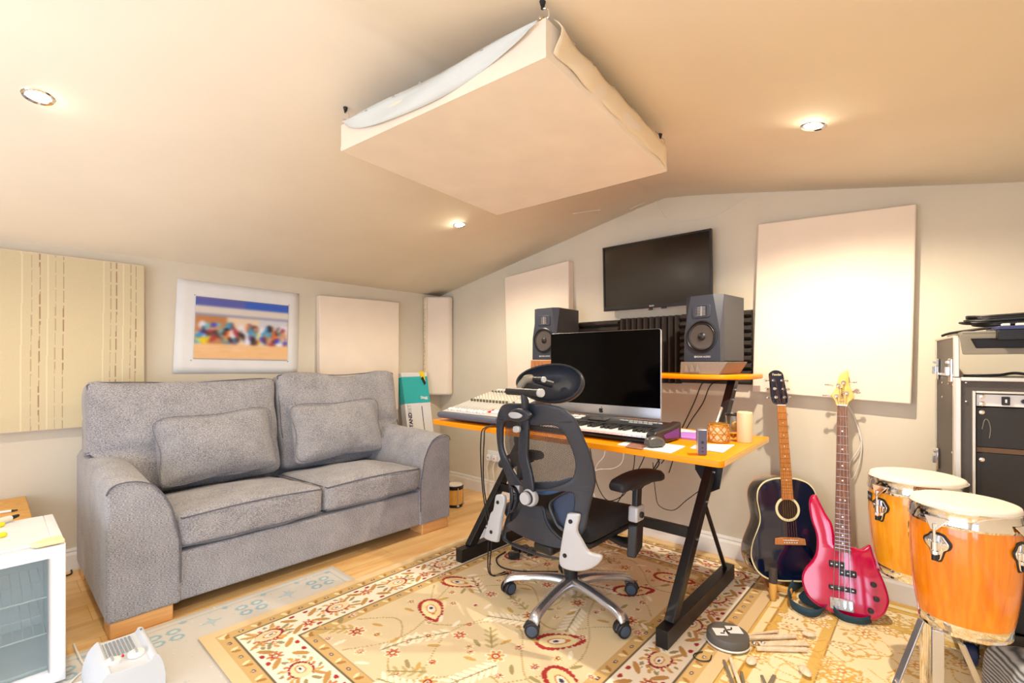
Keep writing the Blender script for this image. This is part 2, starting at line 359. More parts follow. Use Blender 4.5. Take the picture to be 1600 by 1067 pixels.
def boteh(p, x, y, r, rot):
    c, s = math.cos(rot), math.sin(rot)
    def P(u, v): return x+u*c-v*s, y+u*s+v*c
    L = [P(r*math.cos(t)*(1.25 if math.cos(t) > 0 else 1), r*.55*math.sin(t)*(1-.3*math.cos(t))) for t in [2*PI*k/26 for k in range(26)]]
    for q in L: p.ell(*q, r*.13, r*.13, 0, RED)
    p.ell(x, y, r*.93, r*.5, rot, (240, 216, 160)); p.ell(*P(r*.35, 0), r*.6, r*.26, rot, (240, 216, 160))
    p.ell(x, y, r*.5, r*.26, rot, RUST); p.ell(x, y, r*.42, r*.2, rot, IV); p.ell(*P(-r*.08, 0), r*.14, r*.1, rot, NAVY); p.ell(*P(r*.5, .0), r*.14, r*.1, rot, RUST)
def leafspray(p, x, y, L, rot, col=IV, n=5):
    for k in range(n):
        t = k/n; cx, cy = x+L*t*math.cos(rot), y+L*t*math.sin(rot)
        for sg in (-1, 1): p.ell(cx+math.cos(rot+sg*.9)*L*.12, cy+math.sin(rot+sg*.9)*L*.12, L*.15, L*.045, rot+sg*.8, col)
    p.line([(x, y), (x+L*.5*math.cos(rot), y+L*.5*math.sin(rot)), (x+L*math.cos(rot), y+L*math.sin(rot))], .004, OLIVE)

# ================================================================ SETTING
RW, FY = 4.5, -4.7           # right wall x, near wall y
def cz(x): return 1.771+.195*min(x, RW-x)
g = G(); g.bx(-.1, RW+.1, FY-.1, .1, -.06, 0); struct(g.done('floor', 'floor', smooth=0))
g = G(); g.bx(-.1, 0, FY-.1, .1, 0, 1.95); struct(g.done('wall_left', 'wall', smooth=0))
g = G(); g.prism([(0, 0, 0), (RW, 0, 0), (RW, 0, 1.80), (RW/2, 0, cz(RW/2)+.03), (0, 0, 1.80)], (0, .1, 0)); struct(g.done('wall_back', 'wall', smooth=0))
# right wall with a glazed opening, near wall with a wide glazed door opening
g = G(); g.bx(RW, RW+.1, FY, -4.35, 0, 1.8); g.bx(RW, RW+.1, -3.0, 0, 0, 1.8); g.bx(RW, RW+.1, -4.35, -3.0, 0, .15); g.bx(RW, RW+.1, -4.35, -3.0, 1.6, 1.8)
struct(g.done('wall_right', 'wall', smooth=0))
g = G(); g.bx(0, 1.2, FY-.1, FY, 0, 1.8); g.bx(4.0, RW, FY-.1, FY, 0, 1.8); g.bx(1.2, 4.0, FY-.1, FY, 1.7, 1.95); g.prism([(0, FY, 1.8), (RW, FY, 1.8), (RW/2, FY, cz(RW/2)+.03)], (0, -.1, 0))
struct(g.done('wall_near', 'wall', smooth=0))
xs = [-.1]+[RW*k/12 for k in range(0, 6)]+[2.12, 2.2, 2.25, 2.3, 2.38]+[RW*k/12 for k in range(7, 13)]+[RW+.1]
def czz(x): return cz(x)-.012*math.exp(-((x-2.25)/.12)**2)
g = G()
for a, b in zip(xs, xs[1:]):
    g.quad((a, FY-.1, czz(a)), (a, .1, czz(a)), (b, .1, czz(b)), (b, FY-.1, czz(b)))
bmesh.ops.remove_doubles(g.bm, verts=g.bm.verts, dist=1e-4)
o = g.done('ceiling', 'ceil', smooth=60, solid=0); struct(o)
k = o.modifiers.new('s', 'SOLIDIFY'); k.thickness = .08; k.offset = 1 if o.data.polygons[0].normal.z > 0 else -1
def skirt(name, a, b, n):
    d = (V(b)-V(a)); n = V(n); prof = [(0, 0), (.018, 0), (.018, .085), (.012, .10), (.014, .108), (.009, .12), (0, .12)]
    g = G(); g.prism([V(a)+n*p+UP*q for p, q in prof], d); struct(g.done(name, 'white', smooth=20))
skirt('baseboard_left', (0, FY, 0), (0, 0, 0), (1, 0, 0)); skirt('baseboard_back', (.018, 0, 0), (RW, 0, 0), (0, -1, 0)); skirt('baseboard_right', (RW, -3.0+.0, 0), (RW, 0, 0), (-1, 0, 0))
wf = G(); 
for z in (.15, 1.56): wf.bx(RW+.02, RW+.07, -4.35, -3.0, z, z+.04)
for y in (-4.35, -3.70, -3.04): wf.bx(RW+.02, RW+.07, y, y+.04, .19, 1.56)
struct(wf.done('window_1', 'white', bevel=.004))
wf = G(); wf.bx(1.2, 4.0, FY-.07, FY-.02, 0, .05); wf.bx(1.2, 4.0, FY-.07, FY-.02, 1.65, 1.7)
for x in (1.2, 2.1, 3.05, 3.95): wf.bx(x, x+.05, FY-.07, FY-.02, .05, 1.65)
struct(wf.done('door_1', 'white', bevel=.004))

# ---------------------------------------------------------------- rugs (painted pile)
def paintA(X, Y):
    p = Paint(X, Y, (226, 205, 164)); rs = random.Random(7)
    # d: distance from the rug edge
    x0, x1, y0, y1 = X.min(), X.max(), Y.min(), Y.max()
    d = np.minimum(np.minimum(X-x0, x1-X), np.minimum(Y-y0, y1-Y))
    p.where(d < .05, (226, 198, 150)); 
    p.where((d >= .05) & (d < .10), (206, 170, 110)); p.where((d >= .10) & (d < .107), (104, 92, 72)); p.where((d >= .107) & (d < .285), IV)
    p.where((d >= .285) & (d < .29), (104, 92, 72)); p.where((d >= .29) & (d < .34), (206, 170, 110)); p.where((d >= .34) & (d < .344), (170, 146, 110))
    for off, mid in ((.075, 0), (.315, 0)):
        for side in range(4):
            L = (x1-x0 if side < 2 else y1-y0)-2*off; n = int(L/.062)
            for k in range(n+1):
                t = off+L*k/n
                q = [(x0+t, y0+off), (x0+t, y1-off), (x0+off, y0+t), (x1-off, y0+t)][side]
                rot = 0 if side < 2 else PI/2
                if k % 2: p.ell(*q, .011, .008, rot, (86, 58, 70)); p.ell(*q, .004, .004, 0, IV)
                else: p.ell(q[0]-.01*math.cos(rot), q[1]-.01*math.sin(rot), .008, .018, rot+.5, (240, 220, 170)); p.ell(q[0]+.01*math.cos(rot), q[1]+.01*math.sin(rot), .008, .018, rot-.5, (172, 122, 62))
    for side in range(4):   # main border flowers
        L = (x1-x0 if side < 2 else y1-y0)-.4; n = int(round(L/.30)); rot = 0 if side < 2 else PI/2
        for k in range(n+1):
            t = .2+L*k/n; s_ = 1 if k % 2 else -1
            q = [(x0+t, y0+.195), (x0+t, y1-.195), (x0+.195, y0+t), (x1-.195, y0+t)][side]
            palmette(p, *q, .082, rot+(PI if k % 2 else 0))
            if k < n:
                tx, ty = math.cos(rot), math.sin(rot); m = L/n/2; c0 = (q[0]+tx*m, q[1]+ty*m)
                flower(p, c0[0]-ty*.03*s_, c0[1]+tx*.03*s_, .036)
                for a in (-1, 1):
                    for bb in (-1, 1):
                        p.ell(c0[0]+tx*.052*a-ty*.045*bb, c0[1]+ty*.052*a+tx*.045*bb, .036, .012, rot+.7*a*bb, (190, 142, 78)); p.ell(c0[0]+tx*.08*a-ty*.02*bb, c0[1]+ty*.08*a+tx*.02*bb, .022, .008, rot-.5*a*bb, OLIVE)
                        p.ell(c0[0]+tx*.03*a-ty*.068*bb, c0[1]+ty*.03*a+tx*.068*bb, .013, .009, rot, RED)
    # field: vines, sprays, palmettes and botehs
    fx0, fx1, fy0, fy1 = x0+.36, x1-.36, y0+.36, y1-.36; W, H = fx1-fx0, fy1-fy0
    for r in range(5):
        yy = fy0+H*(r+.5)/5
        pts = [(fx0+W*k/8, yy+.12*math.sin(k*1.3+r*1.9)) for k in range(9)]; p.line(pts, .0045, (186, 160, 108))
    for c in range(3):
        xx = fx0+W*(c+.5)/3
        p.line([(xx+.1*math.sin(k*1.2+c*2), fy0+H*k/9) for k in range(10)], .0045, (186, 160, 108))
    k = 0
    for r in range(6):
        for c in range(4):
            xx = fx0+W*(c+.5)/4+rs.uniform(-.03, .03)+(.06 if r % 2 else -.06)*W; yy = fy0+H*(r+.5)/6+rs.uniform(-.04, .04); k = (r*4+c)
            if k % 4 in (0, 3) and k % 3: boteh(p, xx, yy, .085, rs.uniform(-.6, .9))
            elif k % 4 == 1: leafspray(p, xx-.05, yy, .17, rs.uniform(0, 6), (250, 236, 208), 5); flower(p, xx, yy+.02, .034)
            elif k % 4 == 2: leafspray(p, xx+.04, yy-.04, .2, rs.uniform(0, 6), (250, 236, 208), 7); leafspray(p, xx-.05, yy+.03, .14, rs.uniform(0, 6), (190, 170, 116), 4); flower(p, xx, yy, .042, ((214, 160, 90), (246, 220, 170), RED))
            else: leafspray(p, xx, yy, .16, rs.uniform(0, 6), (206, 168, 96), 5); flower(p, xx+.03, yy, .04, (RUST, (240, 200, 130), DRED))
            a = rs.uniform(0, 6)
            for j in range(3):
                t = a+j*2.1; flower(p, xx+.125*math.cos(t), yy+.105*math.sin(t), rs.uniform(.015, .024), (rs.choice([RUST, (214, 170, 90)]), IV, rs.choice([RED, DRED])))
                p.ell(xx+.10*math.cos(t+.6), yy+.1*math.sin(t+.6), .028, .009, t, rs.choice([IV, OLIVE, (200, 160, 90)]))
    return p.c
rA = thing('area_rug', 'large beige floral rug with gold and cream border under the office chair', 'rug', (2.12, -1.2, 0), )
sh = lambda X, Y: .010+.004*np.exp(-((X-1.30)/.03)**2)*np.sin(Y*31)**2*(Y > -1.75)
o = sheet('pile', 1.285, 2.955, -2.335, -.055, sh, .0042, paintA, painted('beige_rug_pile', .95, .35, 420), parent=rA)
def paintB(X, Y):
    p = Paint(X, Y, (246, 228, 184)); rs = random.Random(3); x0, x1, y0, y1 = X.min(), X.max(), Y.min(), Y.max()
    d = np.minimum(np.minimum(X-x0, x1-X), np.minimum(Y-y0, y1-Y))
    p.where(d < .035, (222, 180, 96)); p.where((d >= .035) & (d < .07), (246, 228, 176)); p.where((d > .07) & (d < .078), (190, 140, 60)); p.where((d >= .078) & (d < .11), (226, 182, 92)); p.where((d >= .11) & (d < .25), (248, 232, 190)); p.where((d >= .25) & (d < .29), (226, 186, 100)); p.where((d >= .29) & (d < .297), (150, 116, 60))
    for _ in range(260):
        x, y = rs.uniform(x0+.1, x1-.1), rs.uniform(y0+.1, y1-.1); t = rs.uniform(0, 6)
        p.line([(x, y), (x+.09*math.cos(t), y+.09*math.sin(t)), (x+.15*math.cos(t+.7), y+.15*math.sin(t+.7)), (x+.14*math.cos(t+1.4), y+.14*math.sin(t+1.4))], .0035, rs.choice([(222, 176, 92), (214, 166, 84), (232, 190, 110)]))
    for k in range(230):
        x, y = rs.uniform(x0+.1, x1-.1), rs.uniform(y0+.1, y1-.1); r = rs.uniform(.022, .05); t = rs.uniform(0, 6)
        if k % 3 == 0:
            for q in range(14): a_ = q*2*PI/14; p.ell(x+r*1.2*math.cos(a_), y+r*.8*math.sin(a_), r*.2, r*.13, a_, (216, 166, 80) if k % 2 else (190, 150, 104))
            p.ell(x, y, r*.95, r*.58, 0, (250, 236, 200)); p.ell(x, y, r*.6, r*.34, 0, (226, 180, 98)); p.ell(x, y, r*.42, r*.2, 0, (250, 234, 196)); p.ell(x, y, r*.14, r*.1, 0, (200, 110, 60))
        else:
            p.petals(x, y, r*.7, 8, r*.42, r*.26, (226, 178, 86)); p.petals(x, y, r*.6, 8, r*.26, r*.13, (252, 238, 202)); p.ell(x, y, r*.34, r*.34, 0, (214, 140, 70)); p.ell(x, y, r*.18, r*.18, 0, (250, 236, 196))
        for j in range(4): p.ell(x+(r*1.7+.012*j)*math.cos(t+.4*j), y+(r*1.7+.012*j)*math.sin(t+.4*j), .02, .007, t+j, (218, 172, 92))
        if k % 9 == 0: p.ell(x+.05, y, .012, .003, t, (90, 84, 80))
    return p.c
rB = thing('area_rug', 'yellow and cream floral rug under the guitars and drums', 'rug', (3.6, -1.2, 0))
sheet('pile', 2.93, 4.32, -2.5, -.04, .006, .0048, paintB, painted('yellow_rug_pile', .95, .35, 420), parent=rB)
def paintC(X, Y):
    p = Paint(X, Y, (206, 200, 190)); rs = random.Random(5)
    d = np.minimum(X-X.min(), Y.max()-Y); p.where(d < .02, (190, 186, 176)); p.where((d > .045) & (d < .052), (176, 180, 178))
    for k in range(9):
        y = -1.76-k*.165
        for x in (1.17,):
            for a in (-1, 1):
                for b in (-1, 1):
                    if k % 2 == 0:
                        p.ell(x+.03*a, y+.033*b, .024, .026, 0, (146, 176, 186)); p.ell(x+.03*a, y+.033*b, .012, .014, .7, (206, 206, 200))
            if k % 2: p.ell(x, y, .05, .006, 0, (166, 186, 190)); p.ell(x, y, .006, .05, 0, (166, 186, 190)); p.ell(x, y, .02, .02, 0, (176, 192, 194))
            p.ell(x-.085, y+.08, .014, .014, 0, (156, 180, 188))
    for _ in range(700): p.ell(rs.uniform(1, 2.3), rs.uniform(-3.3, -1.6), rs.uniform(.005, .02), .0015, rs.uniform(-.3, .3), rs.choice([(190, 186, 178), (218, 212, 200), (196, 194, 190)]))
    return p.c
rC = thing('area_rug', 'faded grey rug with pale blue flower blocks, partly under the beige rug', 'rug', (1.6, -2.4, 0))
sheet('pile', 1.03, 2.3, -3.3, -1.62, .003, .006, paintC, painted('faded_rug_pile', .95, .3, 300), parent=rC)

# ================================================================ CEILING
A_, B_, C_, D_ = V((1.857, -2.013, 1.95)), V((2.78, -1.933, 1.95)), V((2.698, -.997, 1.95)), V((1.754, -1.045, 1.95)); cen = (A_+B_+C_+D_)/4; TH = .098
pn = thing('ceiling_sound_absorber', 'cream cloth-covered square acoustic panel hung flat below the ceiling', 'acoustic panel', cen)
def sm(c4, z, off): return [c+(c-cen).normalized()*off+UP*z for c in c4]
g = G(); rs = random.Random(2); N = 28; rings = []
cs = [A_, B_, C_, D_]
def ringpts(z, amp, ins=0):
    out = []
    for i in range(4):
        a, b = cs[i], cs[(i+1) % 4]; nrm = V(((b-a).y, -(b-a).x, 0)).normalized()
        for k in range(N):
            t = k/N; w = math.sin(PI*t); out.append(a.lerp(b, t)+UP*z+nrm*(amp*w*(1+.5*math.sin(t*17+i*2+z*30)))-(a.lerp(b, t)-cen).normalized()*ins)
    return out
for z, amp, ins in ((0, 0, .0), (.004, .0, -.002), (.03, .006, 0), (.06, .012, 0), (TH, .0, 0), (TH+.004, -.01, .012)): rings.append([g.bm.verts.new(p+(UP*(.010*math.sin(i/4.)*(1 if z > .05 else 0)))) for i, p in enumerate(ringpts(z, amp, ins))])
for a, b in zip(rings, rings[1:]):
    for k in range(4*N): g.bm.faces.new((a[k], a[(k+1) % (4*N)], b[(k+1) % (4*N)], b[k]))
g.bm.faces.new(rings[0]); g.bm.faces.new(rings[-1]); g.done('cloth_cover', 'cream2', pn, smooth=50)
# loose swag of sheer cloth folded over the near-left edge, and a ruffle on the near-right corner
g = G(); L = []; e1 = V(((B_-A_).y, -(B_-A_).x, 0)).normalized()
for k in range(41):
    t = k/40; top = A_.lerp(B_, .04+.94*t)+UP*(TH-.002); low = .085*math.sin(PI*min(1, t*1.02))**.6*(1-.25*t)+.008
    L.append([g.bm.verts.new(top-UP*(low*j/5)+e1*(.013+.006*math.sin(t*9+j)+.007*math.sin(PI*j/5))) for j in range(6)])
for a, b in zip(L, L[1:]):
    for j in range(5): g.bm.faces.new((a[j], a[j+1], b[j+1], b[j]))
M['sheer'] = mat('white_sheer', (208, 212, 208), .9, bump=.2, bscale=400)
g.done('loose_cloth_swag', 'sheer', pn, smooth=60, solid=.002)
g = G(); e2 = V(((C_-B_).y, -(C_-B_).x, 0)).normalized(); L = []
for k in range(37):
    t = k/36; base = B_.lerp(C_, .03+.94*t); am = (.022*math.exp(-t*4)+.007)
    L.append([g.bm.verts.new(base+UP*(TH*(1.06+.10*math.exp(-t*7))-(TH*.9)*j/5+.004*math.sin(t*31+j))+e2*(.004+am*(.6+.5*math.sin(t*26+j*.8))*math.sin(PI*(j+.4)/6))) for j in range(6)])
for a, b in zip(L, L[1:]):
    for j in range(5): g.bm.faces.new((a[j], a[j+1], b[j+1], b[j]))
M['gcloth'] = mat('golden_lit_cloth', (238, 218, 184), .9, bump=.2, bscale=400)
g.done('gathered_cloth_edge', 'gcloth', pn, smooth=60, solid=.002)
for t in (.2, .36, .5, .78): G().box(A_.lerp(B_, t)+UP*(TH-.012)+e1*.022, (.012, .003, .003)).done('staple', 'steel', pn, smooth=0)
for t in (.12, .25, .4, .58, .8): G().box(B_.lerp(C_, t)+UP*(TH-.01)+e2*.022, (.003, .012, .003)).done('staple', 'steel', pn, smooth=0)
for i, (pc, q, wh) in enumerate(((A_, (540, 168), 'near the window-side corner above the sofa rug'), (B_, (848, 2), 'nearest the camera'), (C_, (1032, 209), 'nearest the television wall'))):
    x, y = [(1.844, -1.988), (2.763, -1.925), (2.66, -.974)][i]; z = cz(x); e = V((pc.x, pc.y, 1.95+TH)).lerp(cen+UP*TH, .03)
    h = thing('ceiling_hook', ['black screw hook and link at the left corner of the hanging panel', 'black screw hook and link at the top corner of the hanging panel', 'black screw hook and link at the right corner of the hanging panel'][i], 'hook', (x, y, z), 'hooks holding the ceiling panel')
    G().cyl((x, y, z), (x, y, z-.012), .009, .006, 12).cyl((x, y, z-.012), (x, y, z-.02), .005, .005, 10).done('screw_base', 'black', h)
    top = V((x, y, z-.018)); mid = top.lerp(e, .55); d = (e-top)
    s = V((.012, .006, 0))
    G().tube(cat_rom([top, top+d*.15+s, mid+s, mid+d*.1, mid-s*.8, mid-d*.08-s*.6], 6), .0022, 8).done('wire_hook', 'chrome', h)
    G().tube(cat_rom([mid+d*.02, e.lerp(mid, .5)+V((.008, .008, 0)), e, e.lerp(mid, .5)-V((.008, .008, 0))], 6, True), .002, 8, True).done('link', 'brass', h)
M['bulb'] = mat('lit_lamp_face', (255, 250, 235), .3, emit=(255, 236, 200), es=60)
spots = [(1.326, -2.801), (1.28, -.897), (3.206, -.867), (3.2, -2.95)]
lab = ['recessed ceiling spotlight at the far left of the ceiling, brightest glow', 'recessed ceiling spotlight above the sofa end nearest the desk', 'recessed ceiling spotlight on the right slope above the guitars', 'recessed ceiling spotlight above the camera']
for i, (x, y) in enumerate(spots):
    sl = .195 if x < 2.25 else -.195; nrm = V((sl, 0, -1)).normalized(); z = cz(x); P = V((x, y, z))
    if i < 3:
        t = thing('recessed_spotlight', lab[i], 'ceiling light', P, 'recessed ceiling spotlights'); q = nrm.to_track_quat('Z', 'Y').to_matrix()
        G().lathe([(.041, -.001), (.043, .003), (.040, .006), (.032, .004), (.029, -.0)], P, 32, q, cap=False).done('bezel', 'chrome', t)
        G().lathe([(.0295, .0005), (.028, .003), (.015, .005), (.0, .0055)], P, 28, q, cap=False).done('lens', 'bulb', t)
    l = bpy.data.lights.new('spot_lamp', 'SPOT'); l.energy = [34, 44, 88, 24][i]; l.color = (1, .86, .66); l.spot_size = math.radians(152); l.spot_blend = .55; l.shadow_soft_size = .018
    lo = bpy.data.objects.new('spot_lamp', l); C.objects.link(lo); lo.location = P+nrm*.02; lo.rotation_euler = (0, 0, 0)

# thin festoon cord pinned along the ridge
fp = [on_y(895, 306, -.35), on_y(915, 322, -.3), on_y(938, 328, -.25)]
tag(wire('festoon_wire', [V((p.x, p.y, min(p.z, cz(p.x)-.004))) for p in fp], .0014, 'wcable'), 'short thin white wire hanging from the ceiling left of the gable peak', 'wire')
fp = [on_y(985, 315, -.05), on_y(1000, 295, -.05), on_y(1012, 289, -.04), on_y(1022, 305, -.03), on_y(1035, 335, -.012), on_y(1052, 346, -.012), on_y(1085, 344, -.012), on_y(1120, 335, -.012), on_y(1150, 318, -.012), on_y(1168, 307, -.012)]
tag(wire('festoon_wire', [V((p.x, p.y, min(p.z, cz(p.x)-.004))) for p in fp], .0014, 'wcable'), 'thin white wire looping along the gable above the television', 'wire')

# ================================================================ LEFT WALL
def slab_x(name, label, quad, th, material, group=None, X=0.0):
    """panel on the left wall: quad of image corners TL TR BR BL on its front face"""
    P = [on_x(*q, th+X) for q in quad]; c = sum(P, V())/4; t = thing(name, label, 'acoustic panel', c, group)
    G().prism(P, (-(th-.003), 0, 0)).done('cloth_face', material, t, bevel=.006); return t, P
def slab_y(name, label, quad, th, material, group=None, Y=0.0):
    P = [on_y(*q, -th-Y) for q in quad]; c = sum(P, V())/4; t = thing(name, label, 'acoustic panel', c, group)
    G().prism(P, (0, th-.003, 0)).done('cloth_face', material, t, bevel=.006); return t, P
# striped panel
sp = thing('sound_absorber', 'beige cloth acoustic panel with dashed brown stripes at the far left of the sofa wall', 'acoustic panel', (.04, -2.7, 1.25))
PW = .06; y0, y1 = -3.35, on_x(226, 480, PW).y
G().bx(.003, PW, y0, y1, .785, 1.715).done('core', 'cream', sp, bevel=.006)
def paintS(X, Y):
    c = np.empty(X.shape+(3,)); c[:] = (212, 196, 158); rs = np.random.RandomState(3)
    for px0, kd in [(100, 0), (148, 1), (187, 2), (225, 0), (262, 1), (300, 2), (490, 0), (525, 1), (552, 2), (585, 0), (620, 1), (645, 2)]:
        yy = on_x(px0/3.0475, 514, PW).y+.003*np.sin(Y*5); m = np.abs(X-yy) < (.0028 if kd == 0 else .0022)
        if kd: m = m & (((Y*13+px0*.37) % 1) < .84)
        c[m] = [(226, 212, 178), (184, 162, 132), (160, 126, 100)][kd]
    return c
sheet('striped_cloth', y0+.004, y1-.004, .79, 1.71, 0, .0028, paintS, painted('striped_cloth', .9, .2, 500), to3=lambda a, b, c: (PW+.001, a, b), parent=sp)
# print
pr_ = [on_x(*q, .004) for q in ((277, 435), (467, 459), (464, 583), (270, 583))]; cc = sum(pr_, V())/4
po = thing('wall_print', 'unframed print with wide white border and a colourful picture above the sofa', 'print', cc)
def bil(u, v): return pr_[3].lerp(pr_[2], u).lerp(pr_[0].lerp(pr_[1], u), v)
g = G(); n = 14; vs = [[g.bm.verts.new(bil(i/n, j/n)+V((.002+.0015*abs(2*i/n-1)**3*(1-j/n)+.0004*math.sin(i*.9), 0, 0))) for i in range(n+1)] for j in range(n+1)]
for j in range(n):
    for i in range(n): g.bm.faces.new((vs[j][i], vs[j][i+1], vs[j+1][i+1], vs[j+1][i]))
g.done('paper_sheet', 'paper', po, smooth=60, solid=.0006)
def paintP(X, Y):
    rs = random.Random(12); p = Paint(X, Y, (216, 196, 176))
    p.where(Y > .86, (92, 96, 172)); p.where((Y > .86) & (X > .5), (60, 96, 196)); p.where((Y > .74) & (Y <= .86), (222, 212, 200)); p.where((Y > .70) & (Y <= .74), (150, 150, 176))
    p.where((Y <= .70) & (X < .32), (190, 128, 80)); p.where((Y <= .70) & (X >= .32) & (X < .66), (232, 208, 180)); p.where((Y <= .70) & (X >= .66), (206, 206, 214))
    # broad soft abstract strokes of colour
    pal = [(236, 204, 30), (78, 72, 190), (96, 64, 56), (236, 232, 246), (240, 214, 190), (168, 60, 70), (70, 150, 196), (232, 108, 44), (40, 34, 40), (120, 190, 206), (206, 150, 110)]
    for k in range(150):
        x, y = rs.uniform(.02, .98), rs.uniform(.27, .56); p.ell(x, y, rs.uniform(.012, .035), rs.uniform(.03, .09), rs.uniform(-.5, .5), rs.choice(pal))
    p.where(Y < .25, (238, 190, 134)); 
    for k in range(30): p.ell(rs.uniform(0, 1), rs.uniform(.02, .23), rs.uniform(.04, .1), .008, rs.uniform(-.1, .1), rs.choice([(244, 202, 150), (230, 178, 122), (240, 196, 160)]))
    c = p.c
    for _ in range(10): c = (c+np.roll(c, 1, 0)+np.roll(c, -1, 0)+np.roll(c, 1, 1)+np.roll(c, -1, 1))/5
    return c
M['print'] = painted('print_ink', .5, 0)
sheet('picture', 0, 1, 0, 1, 0, .008, paintP, M['print'], to3=lambda a, b, c: bil(.135+.765*a, .155+.68*b)+V((.0075, 0, 0)), parent=po)
for u, v in ((.125, .845), (.905, .845), (.905, .145), (.12, .14)): G().ball(bil(u, v)+V((.007, 0, 0)), (.002, .004, .004), 10).done('pin', 'steel', po)
# cream panel behind sofa
t, P = slab_x('sound_absorber', 'cream cloth acoustic panel on the sofa wall, between the print and the corner', ((499, 461), (624, 472), (623, 640), (500, 640)), .055, 'cream')
# corner bass trap
ct = thing('corner_bass_trap', 'narrow cream cloth-wrapped bass trap standing up the room corner, stapled edge', 'acoustic panel', (.05, -.1, 1.29))
z0, z1 = .835, 1.745
g = G(); prof = [(.002, -.20), (.045, -.205), (.20, -.06), (.20, -.012), (.03, -.012)]
g.prism([(x, y, z0) for x, y in prof], (0, 0, z1-z0)); g.done('cloth_wrap', 'cream', ct, bevel=.018, seg=4)
g = G(); rs = random.Random(1)
L = []
for k in range(31):
    z = z0+.02+(z1-z0-.03)*k/30; L.append([g.bm.verts.new(V((.008+.05*j/3+.003*math.sin(z*40+j), -.206-.006*math.sin(z*23+j*2)*(1 if j in (1, 2) else .3), z))) for j in range(4)])
for a, b in zip(L, L[1:]):
    for j in range(3): g.bm.faces.new((a[j], a[j+1], b[j+1], b[j]))
g.done('folded_seam', 'gcloth', ct, smooth=60, solid=.003)
for k in range(22): G().box((.03+.008*(k % 2), -.216, z0+.05+k*.039), (.008, .003, .003)).done('staple', 'ink', ct, smooth=0)
# carton leaning in the corner
tilt = Matrix.Rotation(math.radians(-13), 4, 'Y'); base = Matrix.Translation((.33, -.40, .002)) @ Matrix.Rotation(math.radians(-6), 4, 'Z') @ tilt
cb = thing('stand_carton', 'tall teal and white carton leaning in the corner behind the sofa arm', 'box', (.33, -.40, 0))
G(base).bx(-.08, 0, -.125, .13, 0, .80).done('white_body', 'carton', cb, bevel=.003)
G(base).bx(-.0815, .0015, -.1265, .1315, .80, 1.035).done('teal_top', 'teal', cb, bevel=.003)
G(base).bx(-.081, .001, -.126, .131, 1.035, 1.075).done('white_flap', 'carton', cb, bevel=.003)
F3 = lambda ox, oz: (lambda x, y, z: base @ V((.0025+z, ox+x, oz+y)))
F4 = lambda ox, oz: (lambda x, y, z: base @ V((.0025+z, ox-y, oz+x)))
text('STAND', .046, F4(-.085, .645), 'stand_lettering', 'ink', cb, bold=.0014); text('SET', .046, F4(-.085, .755), 'set_lettering', mat('grey_ink', (176, 176, 176), .6), cb)
text('Stagg', .034, F3(.072, .845), 'maker_lettering', 'paper', cb, bold=.0012)
G(base).bx(.001, .0025, .035, .041, .42, .77).done('drumstick_picture', 'ink', cb, smooth=0)
G(base).prism([(.003, .045, 1.08), (.003, .10, 1.08), (.003, .105, .995), (.003, .085, .98)], (.0008, 0, 0)).done('yellow_sticker', 'yellow', cb, smooth=0)
G(base).prism([(.004, .060, 1.02), (.004, .085, 1.035), (.004, .108, .975), (.004, .09, .955)], (.0008, 0, 0)).done('torn_black_tape', 'ink', cb, smooth=0)

# ================================================================ SOFA
SX = 1.03; SY0, SY1 = -2.59, -.76; SB = .06
so = thing('sofa', 'two-seat grey tweed sofa with curved arms and oak block feet', 'sofa', (.53, -1.67, 0))
def arm(yo, yi, name):
    s = 1 if yi > yo else -1; w = abs(yi-yo)
    prof = [(0, .07), (0, .60), (.015, .635), (.06, .643), (.11, .640), (.155, .615), (.195, .565), (.222, .50), (.238, .42), (w, .34), (w, .07)]
    n = 9; rings = []; g = G()
    pr2 = [V(p) for p in [(a, b, 0) for a, b in prof]]; dense = []
    for i in range(len(pr2)-1):
        for j in range(3): dense.append(pr2[i].lerp(pr2[i+1], j/3))
    dense.append(pr2[-1])
    for k in range(n):
        t = k/(n-1); x = .09+(SX-.09)*t; lift = .035*(1-t)
        rings.append([g.bm.verts.new((x+(.0), yo+s*(q.x), q.y+(lift if q.y > .4 else 0)+(.004*math.sin(x*9+q.x*20) if q.y > .5 else 0))) for q in dense])
    for a, b in zip(rings, rings[1:]):
        for j in range(len(dense)-1): g.bm.faces.new((a[j], a[j+1], b[j+1], b[j]))
        g.bm.faces.new((a[-1], a[0], b[0], b[-1]))
    g.bm.faces.new(rings[0]); g.bm.faces.new(rings[-1][::-1])
    o = g.done(name, 'tweed', so, bevel=.012, seg=3, smooth=50)
    pp = [(SX+.001, yo+s*q.x, q.y) for q in dense if q.y > .08 and not (q.x < .001 and q.y < .6)]
    G().tube(cat_rom(pp[::2], 4), .0030, 8).done('piping', 'tweedd', o, smooth=60)
    return o
arm(SY0, SY0+.255, 'arm'); arm(SY1, SY1-.255, 'arm')
G().bx(.10, SX-.012, SY0+.2, SY1-.2, .07, .29).done('base', 'tweed', so, bevel=.012, seg=3)
G().bx(.10, SX-.02, -1.672, -1.668, .075, .288).done('base_seam', 'tweedd', so)
G().bx(.07, .26, SY0+.02, SY1-.02, .07, .86).done('back_frame', 'tweed', so, bevel=.04, seg=4)
for y, s in ((SY0, 1), (SY1, -1)):
    for x0, x1 in ((SX-.15, SX-.012), (.1, .22)):
        G().prism([(x0, y+s*.012, 0), (x1, y+s*.012, 0), (x1, y+s*.23, 0), (x0, y+s*.23, 0)][::1], (0, 0, .07)).done('foot', 'oak', so, bevel=.005)
